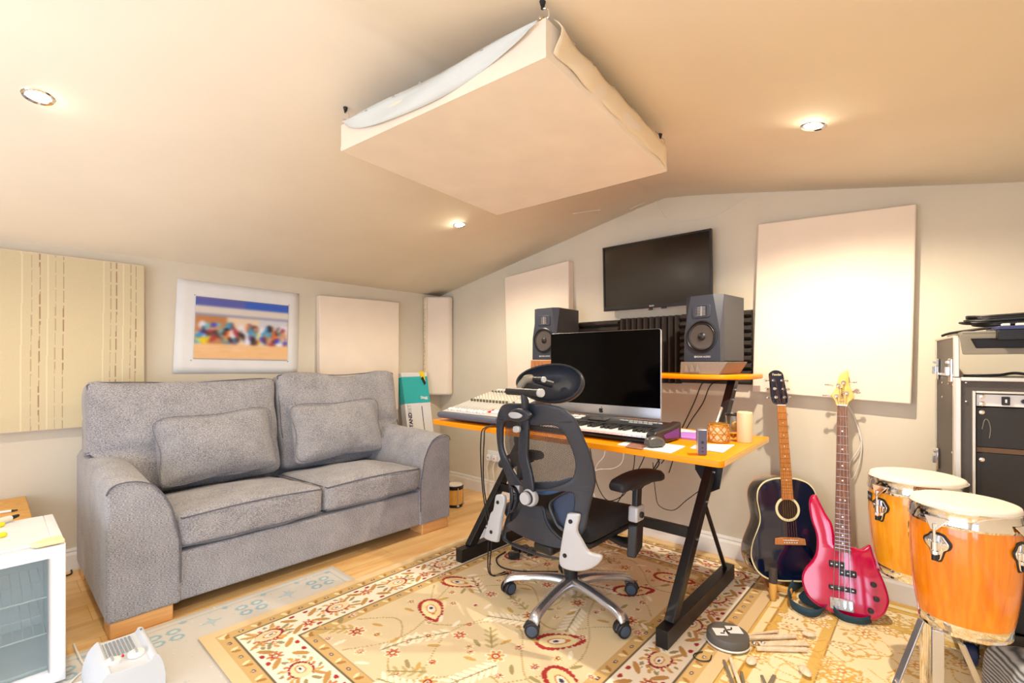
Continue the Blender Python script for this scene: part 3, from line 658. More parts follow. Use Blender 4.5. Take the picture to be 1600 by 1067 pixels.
def seat(y0, y1, seed):
    def shp(u, p):
        p.z += -.03*(1-u.x)*.3+.012*u.x; return p
    c = ((.36+SX+.0)/2, (y0+y1)/2, .37)
    g = G(); g.puff(c, (SX-.36, y1-y0-.006, .155), .035, .032, 2, 16, wob=.010, shape=shp, seed=seed); o = g.done('seat_cushion', 'tweed', so, smooth=180)
    for z in (.062, -.066):
        lp = []; xh, yh = (SX-.36)/2-.006, (y1-y0)/2-.006
        for a, b in ((xh, -yh), (xh, yh)): lp.append((c[0]+a, c[1]+b*.97, c[2]+z+.012))
        pts = [V(lp[0]).lerp(V(lp[1]), k/12)+V((.004, 0, .012*math.sin(PI*k/12)*(1 if z > 0 else -.3))) for k in range(13)]
        G().tube([V((.42, c[1]-yh*.985, c[2]+z-.01))]+pts+[V((.42, c[1]+yh*.985, c[2]+z-.01))], .0035, 8).done('piping', 'tweedd', o, smooth=60)
seat(SY0+.245, -1.667, 1); seat(-1.663, SY1-.245, 2)
def back(y0, y1, zt, seed, fold):
    rot = Matrix.Rotation(math.radians(-11), 3, 'Y'); zb = .42
    def shp(u, p):
        if u.x > 0: p.x -= .035*math.exp(-((u.z+.25)/.10)**2)*(1-abs(u.y)**6)   # waist fold
        p.z += .012*math.sin(u.y*5+seed)*(u.z > 0)-.018*(1-abs(u.y))*(u.z > .5)
        if fold*u.y > .5 and u.z < -.2: p.z += .25*(fold*u.y-.5)*2*(-u.z-.2)/.8*1.0
        return p
    g = G(); g.puff((.285, (y0+y1)/2, (zb+zt)/2), (.17, y1-y0-.004, zt-zb), .05, .045, 0, 18, rot, wob=.012, shape=shp, seed=seed); o = g.done('back_cushion', 'tweed', so, smooth=180)
    m = Matrix.Translation((.285, (y0+y1)/2, (zb+zt)/2)) @ rot.to_4x4(); hy, hz = (y1-y0)/2-.014, (zt-zb)/2-.010
    pts = [(.085-.02, -hy, -hz*.35), (.06, -hy-.002, 0), (.06, -hy, hz*.8), (.062, -hy*.96, hz*.985), (.062, -hy*.5, hz-.004), (.062, 0, hz-.016), (.062, hy*.5, hz-.004), (.062, hy*.96, hz*.985), (.06, hy, hz*.8), (.06, hy, 0), (.065, hy, -hz*.35)]
    G().tube(cat_rom([m @ V(p) for p in pts], 6), .0035, 8).done('piping', 'tweedd', o, smooth=60)
back(SY0+.01, -1.645, 1.04, 1, -1); back(-1.635, SY1+.04, 1.066, 4, 1)
def pillow(y0, y1, z0, z1, label, lean, roll, seed):
    w, h = y1-y0, z1-z0; c = V((.445, (y0+y1)/2, (z0+z1)/2)); rot = Matrix.Rotation(math.radians(roll), 3, 'X') @ Matrix.Rotation(math.radians(-lean), 3, 'Y')
    t = thing('scatter_cushion', label, 'cushion', (c.x, c.y, z0), 'grey scatter cushions on the sofa')
    def shp(u, p):
        k = 1-.10*(abs(u.y)**4)*(1-abs(u.z)); p.x *= (1-.55*max(abs(u.y), abs(u.z))**5); p.z *= 1-.05*(1-u.y*u.y); p.y *= 1-.04*(1-u.z*u.z); return p
    G().puff(c, (.11, w, h), .03, .045, 0, 16, rot, wob=.014, shape=shp, seed=seed).done('cushion_body', 'tweed', t, smooth=180)
    m = Matrix.Translation(c) @ rot.to_4x4(); a, b = w/2-.008, h/2-.008
    pts = [(.032, -a*.96, b*.96), (.03, 0, b*.95), (.032, a*.96, b*.96), (.03, a*.965, 0), (.032, a*.96, -b*.96), (.03, 0, -b*.95), (.032, -a*.96, -b*.96), (.03, -a*.965, 0)]
    G().tube(cat_rom([m @ V(p) for p in pts], 8, True), .0022, 8, True).done('piping', M['pip2'], t, smooth=60)
pillow(-2.315, -1.715, .475, .855, 'grey tweed scatter cushion on the left half of the sofa', 17, 3, 3)
pillow(-1.60, -.955, .485, .872, 'grey tweed scatter cushion on the right half of the sofa', 17, 1, 8)

# ---------------------------------------------------------------- bongo behind the sofa arm
def bongo(x, y, r, label, hid=False):
    t = thing('bongo_drum', label, 'drum', (x, y, 0), 'bongos on the floor by the sofa')
    G().lathe([(r*.86, .012), (r*.9, .05), (r*.96, .1), (r*.94, .155)], (x, y, 0), 36).done('shell', 'bongo', t)
    G().lathe([(r*.99, .14), (r*1.02, .15), (r*1.03, .162), (r*.97, .168), (r*.93, .163), (r*.9, .15)], (x, y, 0), 36, cap=False).done('rim', 'blackm', t)
    G().lathe([(r*.95, .158), (r*.94, .172), (r*.85, .177), (0, .178)], (x, y, 0), 36, cap=False).done('drum_head', 'skin', t)
    G().lathe([(r*.9, 0), (r*.92, .01), (r*.92, .02), (r*.87, .022)], (x, y, 0), 36).done('bottom_ring', 'blackm', t)
    for k in range(4):
        a = k*PI/2-.35; c, s = math.cos(a), math.sin(a)
        G().cyl((x+c*r*1.04, y+s*r*1.04, .014), (x+c*r*1.06, y+s*r*1.06, .155), .004, n=10).ball((x+c*r*1.0, y+s*r*1.0, .015), (.014, .014, .01), 12).done('tuning_rod', 'steel', t)
bongo(.70, -.43, .068, 'small amber bongo drum on the floor beside the right sofa arm')
bongo(.55, -.43, .06, 'second bongo drum mostly hidden behind the right sofa arm')

# ================================================================ LEFT FOREGROUND
fx, fy, fh, fd, fw = 1.228, -2.726, .50, .48, .47
fr = thing('drinks_fridge', 'white glass-door mini fridge at the left edge of the photo', 'fridge', (fx-fd/2, fy-fw/2, 0))
g = G(); T = .03
g.bx(fx-fd, fx-.05, fy-fw, fy-fw+T, .02, fh); g.bx(fx-fd, fx-.05, fy-T, fy, .02, fh); g.bx(fx-fd, fx-.05, fy-fw+T, fy-T, fh-T, fh); g.bx(fx-fd, fx-.05, fy-fw+T, fy-T, .02, .06); g.bx(fx-fd, fx-fd+T, fy-fw+T, fy-T, .06, fh-T)
g.done('cabinet', 'whitepl', fr, bevel=.003)
g = G()
for dx in (-.42, -.1):
    for dy in (-.05, -.42): g.cyl((fx+dx, fy+dy, 0), (fx+dx, fy+dy, .022), .015)
g.done('feet', 'black', fr)
for z in (.17, .30):
    g = G()
    for k in range(15): y = fy-.05-k*.0265; g.cyl((fx-fd+.05, y, z), (fx-.07, y, z), .0018, n=6)
    for x in (fx-.07, fx-.25, fx-fd+.05): g.cyl((x, fy-.045, z), (x, fy-fw+.045, z), .003, n=6)
    g.done('wire_shelf', 'whitepl', fr)
W = .045; x0, x1 = fx-.045, fx
dr = plate([[(-fw/2, -fh/2+.012), (fw/2, -fh/2+.012), (fw/2, fh/2-.004), (-fw/2, fh/2-.004)], [(-fw/2+W, -fh/2+W+.01), (fw/2-W, -fh/2+W+.01), (fw/2-W, fh/2-W), (-fw/2+W, fh/2-W)]], .042, .004, lambda x, y, z: V((fx-.022+z, fy-fw/2+x, fh/2+y)))
d = put('door', dr, 'whitepl', fr); G().bx(fx-.03, fx-.026, fy-fw+W-.004, fy-W+.004, W+.006, fh-W+.004).done('door_glass', 'frosty', d)
g = G(); g.box((fx-.016, fy-fw/2, fh-W+.0), (.004, fw-2*W, .004)); g.bx(fx-.02, fx+.002, fy-W+.0, fy-W+.003, W+.01, fh-W); g.done('door_gasket', 'silverpl', d)
wd = thing('wooden_wedge', 'small pale wooden wedge on the front corner of the white fridge', 'wedge', (1.19, -2.76, fh))
G().prism([(1.226, -2.728, fh+.001), (1.226, -2.80, fh+.001), (1.20, -2.815, fh+.001), (1.165, -2.775, fh+.001), (1.165, -2.735, fh+.001)], (0, 0, .014)).done('wedge_block', 'sand', wd, bevel=.003)
tb = thing('wooden_table', 'low oak-veneer table in the corner behind the white fridge', 'table', (.35, -3.05, 0))
G().bx(.03, .60, -3.5, -2.778, .42, .45).done('tabletop', 'ochre', tb, bevel=.004)
for x in (.06, .52):
    for y in (-3.45, -2.84): G().bx(x, x+.05, y, y+.05, 0, .42).done('leg', 'ochre', tb, bevel=.003)
bs = on_z(10, 812, fh+.01)
br = thing('paint_brush', 'white bundled brush with black tips lying on top of the fridge', 'brush', (bs.x, bs.y, fh))
p0, p1 = on_z(-30, 822, fh+.02), on_z(16, 808, fh+.02); p0.z = p1.z = fh+.016
G().cyl(p0, p1, .016, .012, 14).done('bristle_bundle', 'skin', br); q = on_z(28, 803, fh+.02); q.z = fh+.014; G().cyl(p1, q, .010, .006, 12).done('black_tip', 'black', br)
pn_ = thing('marker_pen', 'slim white marker pen with black end on the table behind the fridge', 'pen', (p0.x, p0.y, fh))
a = on_z(-25, 804, .4565); b = on_z(18, 798, .4565); a.z = b.z = .4565; G().cyl(a, b, .0055, n=12).done('barrel', 'whitepl', pn_); c_ = b+(b-a).normalized()*.02; G().cyl(b, c_, .0058, .003, 12).done('pen_tip', 'black', pn_)
for px, py, L_, lb in ((-6, 822, 9, 'yellow handle of a tool on the fridge, the one nearer the brush'), (-6, 838, 12, 'yellow handle of a tool on the fridge, the one nearer the door')):
    a = on_z(px-26, py+6, fh+.008); b = on_z(px+L_, py-2, fh+.008); a.z = b.z = fh+.010
    y_ = thing('screwdriver', lb, 'tool', (b.x, b.y, fh), 'yellow tools on the fridge'); G().cyl(a, b, .008, .0095, 12).ball(b, .0095, 12).done('handle', 'yellow', y_)
# fan heater
hx0, hx1, hy0, hy1, hz = 1.275, 1.53, -2.69, -2.495, .13
fh_ = thing('fan_heater', 'small white fan heater with two dials lying on the rug in front of the fridge', 'heater', ((hx0+hx1)/2, (hy0+hy1)/2, 0))
pr = [(hy0, .03), (hy0+.012, .09), (hy0+.03, .118), (hy0+.045, .128), (hy0+.06, .12), (hy1-.05, .118), (hy1-.035, .132), (hy1-.02, .128), (hy1-.006, .09), (hy1, .035), (hy1-.02, .006), (hy0+.02, .006)]
G().prism([(hx0, a, b) for a, b in [(p.x, p.y) for p in cat_rom([(a, b, 0) for a, b in pr], 4, True)]], (hx1-hx0, 0, 0)).done('casing', 'heaterpl', fh_, bevel=.012, seg=3)
g = G()
for i in range(14):
    for j in range(8): g.box((hx0+.025+i*.0085, hy0+.052+j*.011, .1215), (.0045, .007, .002))
g.done('air_grille', mat('grille_grey', (150, 154, 158), .6), fh_, smooth=0)
for i, yy in enumerate((hy0+.06, hy0+.125)):
    k = G().lathe([(.024, 0), (.024, .010), (.020, .014), (0, .015)], (hx1-.075, yy, .119), 28).done('dial', 'white', fh_)
    G().box((hx1-.075, yy, .136), (.03, .006, .008)).done('pointer', 'silverpl', k)
G().ball((hx1-.10, (hy0+hy1)/2-.005, .121), (.006, .004, .004), 12).done('indicator_lamp', 'red', fh_)
text('7', .02, lambda x, y, z: V((hx0+.03-y, hy1-.03+x, .1335+z)), 'number_mark', 'ink', fh_)
tag(wire('power_cable', [(hx0+.05, hy0-.005, .03), (hx0, hy0-.03, .01), (hx0-.06, hy0-.0, .005), (hx0-.1, hy0+.05, .005), (1.15, -2.67, .005), (.95, -2.68, .005)], .004, 'wcable'), 'cream power cable trailing from the fan heater past the fridge', 'cable')
tag(wire('power_cable', [on_z(100, 900, .004), on_z(112, 895, .004), on_z(108, 880, .006), on_z(122, 876, .006), on_z(140, 880, .005)], .004, 'cable'), 'black cable on the boards between the fridge and the sofa', 'cable')

# ================================================================ BACK WALL
slab_y('sound_absorber', 'cream cloth acoustic panel behind the left loudspeaker', ((788, 433), (888, 407), (890, 620), (793, 620)), .07, 'cream', 'cream acoustic panels on the desk wall')
slab_y('sound_absorber', 'largest cream cloth acoustic panel, on the wall above the guitars', ((1184, 350), (1432, 318), (1424, 632), (1175, 612)), .06, 'cream', 'cream acoustic panels on the desk wall')
def foam(x0, x1, z0, z1, vert, label):
    t = thing('acoustic_foam_tile', label, 'foam tile', ((x0+x1)/2, -.02, (z0+z1)/2), 'ribbed foam tiles behind the desk')
    a, b = (x0, x1) if vert else (z0, z1); n = max(3, int(round((b-a)/.042))); pr = [(a, 0), (a, -.012)]
    for k in range(n):
        w = (b-a)/n; pr += [(a+w*(k+.35), -.05), (a+w*(k+.65), -.05), (a+w*(k+1), -.014)]
    pr += [(b, 0)]
    if vert: G().prism([(p, q, z0) for p, q in pr], (0, 0, z1-z0)).done('foam_wedges', 'foam', t, smooth=0)
    else: G().prism([(x0, q, p) for p, q in pr], (x1-x0, 0, 0)).done('foam_wedges', 'foam', t, smooth=0)
foam(1.60, 1.935, 1.01, 1.432, False, 'dark ribbed foam tile with level ridges, between the left loudspeaker and the computer top')
foam(1.94, 2.36, 1.01, 1.436, True, 'dark foam tile with upright ridges, above the computer screen')
foam(2.365, 2.77, 1.015, 1.441, False, 'dark ribbed foam tile with level ridges, behind the right loudspeaker')
# television
P0, P1 = on_y(943, 388, -.085), on_y(1112, 473, -.085); tx0, tx1, tz0, tz1 = P0.x, P1.x, P1.z, on_y(1112, 357, -.085).z
tv = thing('television', 'flat black television hung high on the desk wall', 'television', ((tx0+tx1)/2, -.06, (tz0+tz1)/2))
tm = Matrix.Translation(((tx0+tx1)/2, -.07, tz0)) @ Matrix.Rotation(math.radians(2.0), 4, 'X')
hw, hh = (tx1-tx0)/2, tz1-tz0
o = put('bezel', plate([[(-hw, 0), (hw, 0), (hw, hh), (-hw, hh)], [(-hw+.011, .024), (hw-.011, .024), (hw-.011, hh-.012), (-hw+.011, hh-.012)]], .03, .003, lambda x, y, z: tm @ V((x, z, y))), 'black', tv)
G(tm).bx(-hw+.01, hw-.01, -.008, .0, .022, hh-.01).done('screen', 'tvscreen', tv, smooth=0)
G(tm).bx(-hw+.01, hw-.01, .0, .016, .01, hh-.01).done('rear_shell', 'black', tv)
G(tm).bx(-.2, .2, .014, .05, .08, .34).done('rear_housing', 'black', tv, bevel=.02)
G(Matrix.Translation(((tx0+tx1)/2, 0, tz0+.2))).bx(-.1, .1, -.03, 0, -.1, .1).done('wall_bracket', 'blackm', tv)
text('BUSH', .013, lambda x, y, z: tm @ V((x-.01, -.0165-z, .011+y)), 'maker_lettering', 'silverpl', tv, bold=.0004)
G(tm).bx(-.035, -.012, -.012, .004, -.014, .001).done('standby_sensor', 'black', tv); G(tm).ball((-.03, -.013, -.006), .004, 10).done('standby_light', 'red', tv); G(tm).bx(.05, .08, -.01, .004, -.010, .001).done('power_button', 'black', tv)
# wall sockets with plugs
def socket(x, z, label, plugs):
    s = thing('double_socket', label, 'wall socket', (x, -.01, z))
    G().bx(x-.073, x+.073, -.012, 0, z-.043, z+.043).done('faceplate', 'whitepl', s, bevel=.003)
    for dx in (-.036, .036):
        G().bx(x+dx-.008, x+dx+.008, -.016, -.011, z+.018, z+.032).done('rocker_switch', 'white', s, bevel=.002)
        if plugs:
            p = thing('mains_plug', 'white plug with orange mark, the left one of two in the wall socket' if dx < 0 else 'white plug with orange mark, the right one of two in the wall socket', 'plug', (x+dx, -.03, z-.01), 'plugs in the wall socket')
            G().bx(x+dx-.022, x+dx+.022, -.045, -.0125, z-.04, z+.012).done('plug_body', 'whitepl', p, bevel=.008, seg=3)
            G().cyl((x+dx, -.0465, z-.012), (x+dx, -.045, z-.012), .006, n=14).done('fuse_mark', 'red', p)
            wire('flex', [(x+dx, -.035, z-.04), (x+dx-.006, -.05, z-.10), (x+dx+.012, -.055, z-.2), (x+dx-.01, -.06, z-.28), (x+dx+.03, -.09, .006), (x+dx+.10, -.16, .006)], .0035, 'wcable', p)
socket(.725, .335, 'white double wall socket seen left of the office chair', True)

# ================================================================ DESK
dk = thing('studio_desk', 'orange-topped studio desk with raised shelf and black metal Z-legs', 'desk', (2.14, -.8, 0))
DZ = .80; q = lambda x, y: (x, y, 0)
def rounded(pts, r, n=5):
    out = []; N = len(pts)
    for i in range(N):
        p = V((*pts[i], 0)); a = V((*pts[i-1], 0)); b = V((*pts[(i+1) % N], 0)); rr = r[i] if hasattr(r, '__len__') else r
        p0 = p+(a-p).normalized()*rr; p1 = p+(b-p).normalized()*rr
        for k in range(n+1): t = k/n; w = p0.lerp(p, t).lerp(p.lerp(p1, t), t); out.append((w.x, w.y))
    return out
put('desktop', plate([rounded([(1.30, -1.14), (2.99, -1.205), (2.972, -.50), (1.30, -.46)], [.03, .03, .01, .01])], .025, .003, lambda x, y, z: V((x, y, .7875+z))), 'desk', dk)
G().prism([(2.9905, -1.18, .7785), (2.9735, -.52, .7785), (2.9735, -.52, .7965), (2.9905, -1.18, .7965)], (.0012, 0, 0)).done('end_edge', 'deskedge', dk, smooth=0)
put('raised_shelf', plate([rounded([(1.43, -.34), (1.52, -.455), (2.745, -.46), (2.85, -.34), (2.85, -.11), (1.43, -.11)], [.03, .04, .05, .04, .01, .01])], .025, .008, lambda x, y, z: V((x, y, 1.0675+z)), 3), 'desk', dk)
for sx, X in ((-1, 1.535), (1, 2.735)):
    G().bx(X-.025, X+.025, -1.13, -.30, .012, .085).done('foot', 'blackm', dk, bevel=.002)
    a, b = V((X, -1.045, .075)), V((X, -.235, 1.05)); d = (b-a); n = V((0, d.z, -d.y)).normalized()*.026
    G().prism([a-n+V((-.02, 0, 0)), a+n+V((-.02, 0, 0)), b+n+V((-.02, 0, 0)), b-n+V((-.02, 0, 0))], (.04, 0, 0)).done('slanted_post', 'blackm', dk, bevel=.003)
    c = on_x(1100, 793, X) if sx > 0 else V((X, -.72, .46)); c.x = X
    G().cyl((X, -.37, .08), (X, c.y+.02, c.z), .010, n=14).done('rear_strut', 'blackm', dk)
    t = (.69-.075)/d.z; yb = a.y+d.y*t
    G().prism([(X-.03, yb-.11, .775), (X-.03, yb+.18, .775), (X-.03, yb+.06, .66), (X-.03, yb-.01, .66)], (.008, 0, 0)).bx(X-.05, X+.05, yb-.12, yb+.2, .769, .775).done('support_bracket', 'blackm', dk)
    gp = [on_y(*p_, -.575) for p_ in ((1086, 733), (1129, 733), (1124, 764), (1108, 770))]; dx_ = X-2.735
    G().prism([V((p_.x+dx_, -.575, p_.z)) for p_ in gp]+[V((gp[0].x+dx_, -.575, .774)), V((gp[1].x+dx_, -.575, .774))][:0], (0, .006, 0)).prism([V((gp[0].x+dx_, -.575, gp[0].z)), V((gp[1].x+dx_, -.575, gp[1].z)), V((gp[1].x+dx_, -.575, .774)), V((gp[0].x+dx_, -.575, .774))], (0, .006, 0)).done('gusset_plate', 'blackm', dk)
    G().bx(X-.04, X+.04, -.30, -.15, 1.048, 1.055).done('shelf_bracket', 'blackm', dk)
    g = G()
    for zz in (.36, .50, .62, .95, 1.0): yy = a.y+d.y*(zz-.075)/d.z; g.cyl((X+.019, yy, zz), (X+.026, yy, zz), .007, n=6)
    g.done('bolts', 'steel', dk)
G().bx(1.55, 2.715, -.815, -.785, .355, .40).done('cross_rail', 'blackm', dk, bevel=.002)
G().bx(1.56, 1.62, -.9, -.8, .765, .776).done('cable_clip', 'black', dk)
G().box((2.63, -1.05, .764), (.06, .04, .022)).done('under_desk_box', 'navy', dk, bevel=.003)
G().cyl(on_y(1117, 668, -.60), on_y(1127, 637, -.52), .008, n=14).done('post_highlight', 'chrome', dk)  # chrome rod stands in for the bright highlight low on the post

# mixing desk
mx0, mx1, my0, my1 = 1.345, 1.815, -1.125, -.615
mx = thing('mixing_desk', 'white and grey mixing console with rows of knobs, on the desk left end', 'mixer', ((mx0+mx1)/2, (my0+my1)/2, DZ))
G().prism([(mx0, my0+.02, DZ+.012), (mx0, my0+.015, DZ+.045), (mx0, my1, DZ+.155), (mx0, my1, DZ+.0)], (mx1-mx0, 0, 0)).done('chassis', 'mixgrey', mx, bevel=.003)
G().prism([(mx0-.004, y, z) for y, z in ((my0+.03, DZ+.010), (my0, DZ+.018), (my0-.008, DZ+.034), (my0, DZ+.048), (my0+.03, DZ+.052))], (mx1-mx0+.008, 0, 0)).done('front_armrest', 'mixgrey', mx, bevel=.006, seg=3)
vv = V((0, my1-my0-.015, .11)).normalized(); nn = V((0, -vv.z, vv.y)); mm = frame((mx0, my0+.017, DZ+.047), (1, 0, 0), vv, nn); MW, ML = mx1-mx0, .50
G(mm).bx(.004, MW-.004, .014, ML+.02, 0, .003).done('top_panel', 'mixer', mx, bevel=.001)
g = G(mm)
for k in range(13): g.bx(.022+k*.027, .0225+k*.027, .02, .50, .003, .0036)
g.bx(.004, MW-.004, .128, .13, .003, .0036); g.bx(.004, MW-.004, .205, .207, .003, .0036); g.bx(.01, .35, .45, .462, .003, .0034); g.done('panel_lines', 'silverpl', mx, smooth=0)
kb = G(mm).lathe([(.0075, 0), (.0075, .008), (.006, .013), (0, .013)], (.035, .30, .003), 12).done('knob', 'knobw', mx, smooth=40)
first = True
rows = [.232, .262, .288, .314, .340, .366, .392, .425]
M['knobd'] = mat('dark_olive_knob', (96, 88, 52), .45)
kd = G(mm).lathe([(.0075, 0), (.0075, .010), (.006, .015), (0, .015)], (.035, .225, .003), 12).done('knob', 'knobd', mx, smooth=40)
for r, v_ in enumerate(rows):
    for c in range(12):
        dark = r in (0, 7); src = kd if dark else kb; v0 = .225 if dark else .30
        if (dark and r == 0 and c == 0): src.location = mm.to_3x3() @ V((0, v_-v0, 0)); continue
        if (not dark and r == 1 and c == 0): src.location = mm.to_3x3() @ V((0, v_-v0, 0)); continue
        o = src.copy(); C.objects.link(o); o.parent = mx; o.location = mm.to_3x3() @ V((c*.027, v_-v0, 0))
fd_ = G(mm).box((.035, .05, .0075), (.012, .022, .012)).done('fader_cap', 'whitepl', mx, bevel=.002)
for c in range(1, 12): dup(fd_, mx, mm.to_3x3() @ V((c*.027, .004*math.sin(c*2.3), 0)))
g = G(mm)
for c in range(12): g.bx(.0335+c*.027, .0365+c*.027, .03, .12, .003, .0034)
g.done('fader_slots', 'dkolive', mx, smooth=0)
g = G(mm)
for c in range(12): g.cyl((.035+c*.027, .48, .003), (.035+c*.027, .48, .012), .009, n=14)
g.done('input_sockets', 'whitepl', mx)
for j, v_ in enumerate((.235, .275, .32, .37, .42, .465)):
    for u in (.385, .43): G(mm).lathe([(.008, 0), (.008, .010), (.006, .014), (0, .014)], (u, v_, .003), 12).done('master_knob', 'knobw' if (j+int(u*100)) % 2 else 'knobd', mx)
G(mm).box((.352, .065, .007), (.012, .014, .009)).done('red_button', 'red', mx, bevel=.002); G(mm).box((.352, .095, .007), (.012, .010, .009)).done('red_button', 'red', mx, bevel=.002)
G(mm).box((.395, .07, .008), (.045, .03, .010)).done('white_master_fader', 'whitepl', mx, bevel=.002); G(mm).box((.445, .085, .010), (.016, .024, .014)).done('black_fader', 'black', mx, bevel=.003)
w0 = V((mx1-.05, my0+.06, DZ+.03))
for i, r0 in enumerate((0, .012)):
    tag(wire('audio_cable', [V((mx1+.03+r0, -.85, DZ+.02)), V((mx1+.02+r0, -1.02, DZ+.012)), V((1.795+r0, -1.17, DZ+.005)), V((1.785+r0*2, -1.20, .74)), V((1.775+r0, -1.18, .5)), V((1.80+r0*2, -1.16, .25)), V((1.785+r0, -1.14, .03)), V((1.82+r0*2, -1.05, .016))], .0035, 'cable'), 'thin black cable hanging from the mixer down to the floor beside the sofa', 'cable', 'pair of cables hanging from the mixer')

# ---------------------------------------------------------------- computer
ix0, ix1, iy = 1.93, 2.578, -.79; iz0, izc, iz1 = .868, .925, 1.303
im = thing('desktop_computer', 'all-in-one computer with black screen and silver chin in the middle of the desk', 'computer', ((ix0+ix1)/2, iy, DZ))
put('aluminium_shell', plate([rounded([(ix0, iz0), (ix1, iz0), (ix1, iz1), (ix0, iz1)], .012)], .012, .001, lambda x, y, z: V((x, iy+.006+z, y))), 'alu', im)
G().prism([(ix0+.05, iy+.012, iz0+.05), (ix1-.05, iy+.012, iz0+.05), (ix1-.05, iy+.012, iz1-.05), (ix0+.05, iy+.012, iz1-.05)], (0, .03, 0)).done('rear_bulge', 'alu', im, bevel=.025, seg=4)
put('screen_glass', plate([rounded([(ix0+.001, izc), (ix1-.001, izc), (ix1-.001, iz1-.001), (ix0+.001, iz1-.001)], [.001, .001, .011, .011])], .0016, 0, lambda x, y, z: V((x, iy-.001+z, y))), 'screen', im, smooth=0)
G().prism([((ix0+ix1)/2-.09, iy+.015, .802), ((ix0+ix1)/2+.09, iy+.015, .802), ((ix0+ix1)/2+.09, iy+.03, .95), ((ix0+ix1)/2-.09, iy+.03, .95)], (0, .006, 0)).bx((ix0+ix1)/2-.1, (ix0+ix1)/2+.1, iy-.07, iy+.10, .8005, .806).done('stand', 'alu', im, bevel=.002)
cx_ = (ix0+ix1)/2; czp = (iz0+izc)/2
ap = [(0, .35), (.12, .42), (.3, .45), (.48, .36), (.42, .2), (.36, .02), (.42, -.14), (.54, -.24), (.42, -.48), (.26, -.62), (.12, -.58), (0, -.55), (-.12, -.58), (-.26, -.62), (-.42, -.46), (-.54, -.18), (-.56, .1), (-.46, .34), (-.28, .45), (-.12, .42)]
sc = .022
put('fruit_logo', plate([[(p.x*sc, p.y*sc) for p in cat_rom([(a, b, 0) for a, b in ap], 4, True)], [(p.x*sc, p.y*sc) for p in cat_rom([(0, .52, 0), (.04, .72, 0), (.22, .84, 0), (.2, .64, 0)], 4, True)]], .0006, 0, lambda x, y, z: V((cx_+x, iy-.0008+z, czp+y))), 'ink', im, smooth=0)

# keyboard controller
kx0, kx1, ky0, ky1 = 1.86, 2.70, -1.095, -.845
ke = thing('keyboard_controller', 'black keyboard controller with white piano keys in front of the computer', 'keyboard', ((kx0+kx1)/2, (ky0+ky1)/2, DZ))
G().prism([(kx0+.02, ky0+.012, DZ+.008), (kx0+.02, ky0+.012, DZ+.022), (kx0+.02, -.955, DZ+.03), (kx0+.02, -.95, DZ+.058), (kx0+.02, ky1, DZ+.072), (kx0+.02, ky1, DZ+.008)], (kx1-kx0-.04, 0, 0)).done('chassis', 'blackm', ke, bevel=.003)
for xx in (kx0, kx1-.042):
    G().prism([(xx, ky0-.012, DZ+.004), (xx, ky0-.016, DZ+.05), (xx, ky0, DZ+.062), (xx, -.96, DZ+.066), (xx, ky1, DZ+.08), (xx, ky1, DZ+.004)], (.042, 0, 0)).done('end_cheek', 'black', ke, bevel=.008, seg=3)
G().prism([(kx1+.0005, ky0+.08, DZ+.024), (kx1+.0005, ky0+.06, DZ+.042), (kx1+.0005, ky1-.03, DZ+.055), (kx1+.0005, ky1-.03, DZ+.012)], (.001, 0, 0)).done('painted_end_reflection', mat('violet_strip', (92, 40, 126), .4), ke, smooth=0)  # purple reflection on the glossy cheek, painted as a thin strip
KX0 = 1.985; kw = (kx1-.044-KX0)/29
wk = G().bx(KX0+.0007, KX0+kw-.0007, ky0, -.952, DZ+.030, DZ+.042).done('white_key', 'whitepl', ke, bevel=.0012)
for k in range(1, 29): dup(wk, ke, (kw*k, 0, 0))
bk0 = None
for k in range(28):
    if k % 7 in (0, 1, 3, 4, 5):
        if bk0 is None: bk0 = G().prism([(KX0+kw*.70, -1.035, DZ+.042), (KX0+kw*.70, -1.027, DZ+.053), (KX0+kw*.70, -.952, DZ+.054), (KX0+kw*.70, -.952, DZ+.042)], (kw*.6, 0, 0)).done('black_key', 'black', ke, bevel=.001)
        else: dup(bk0, ke, (kw*k, 0, 0))
sm_ = frame((kx0, -.95, DZ+.0585), (1, 0, 0), V((0, .105, .014)).normalized(), V((0, -.014, .105)).normalized())
for k in range(4): G(sm_).bx(.205+k*.04, .237+k*.04, .012, .038, .0, .005).done('drum_pad', 'whitepl', ke, bevel=.002)
for k in range(4): G(sm_).bx(.205+k*.04, .237+k*.04, .050, .076, .0, .005).done('drum_pad', 'whitepl', ke, bevel=.002)
for k in range(8): G(sm_).cyl((.06+(k % 4)*.033, .03+(k//4)*.04, 0), (.06+(k % 4)*.033, .03+(k//4)*.04, .016), .0075, .006, 14).done('knob', 'black', ke)
g = G(sm_)
for k in range(9): g.bx(.56+k*.024, .578+k*.024, .055, .066, 0, .004)
for k in range(5): g.bx(.62+k*.024, .638+k*.024, .030, .040, 0, .004)
g.done('transport_buttons', 'silverpl', ke)
G(sm_).bx(.40, .50, .02, .075, 0, .002).done('display', 'screen', ke)
G().cyl((kx0+.05, -1.02, DZ+.045), (kx0+.05, -1.02, DZ+.048), .001, n=8).bx(kx0+.055, kx0+.07, -1.06, -.98, DZ+.028, DZ+.05).bx(kx0+.09, kx0+.105, -1.06, -.98, DZ+.028, DZ+.05).done('pitch_wheels', 'black', ke)

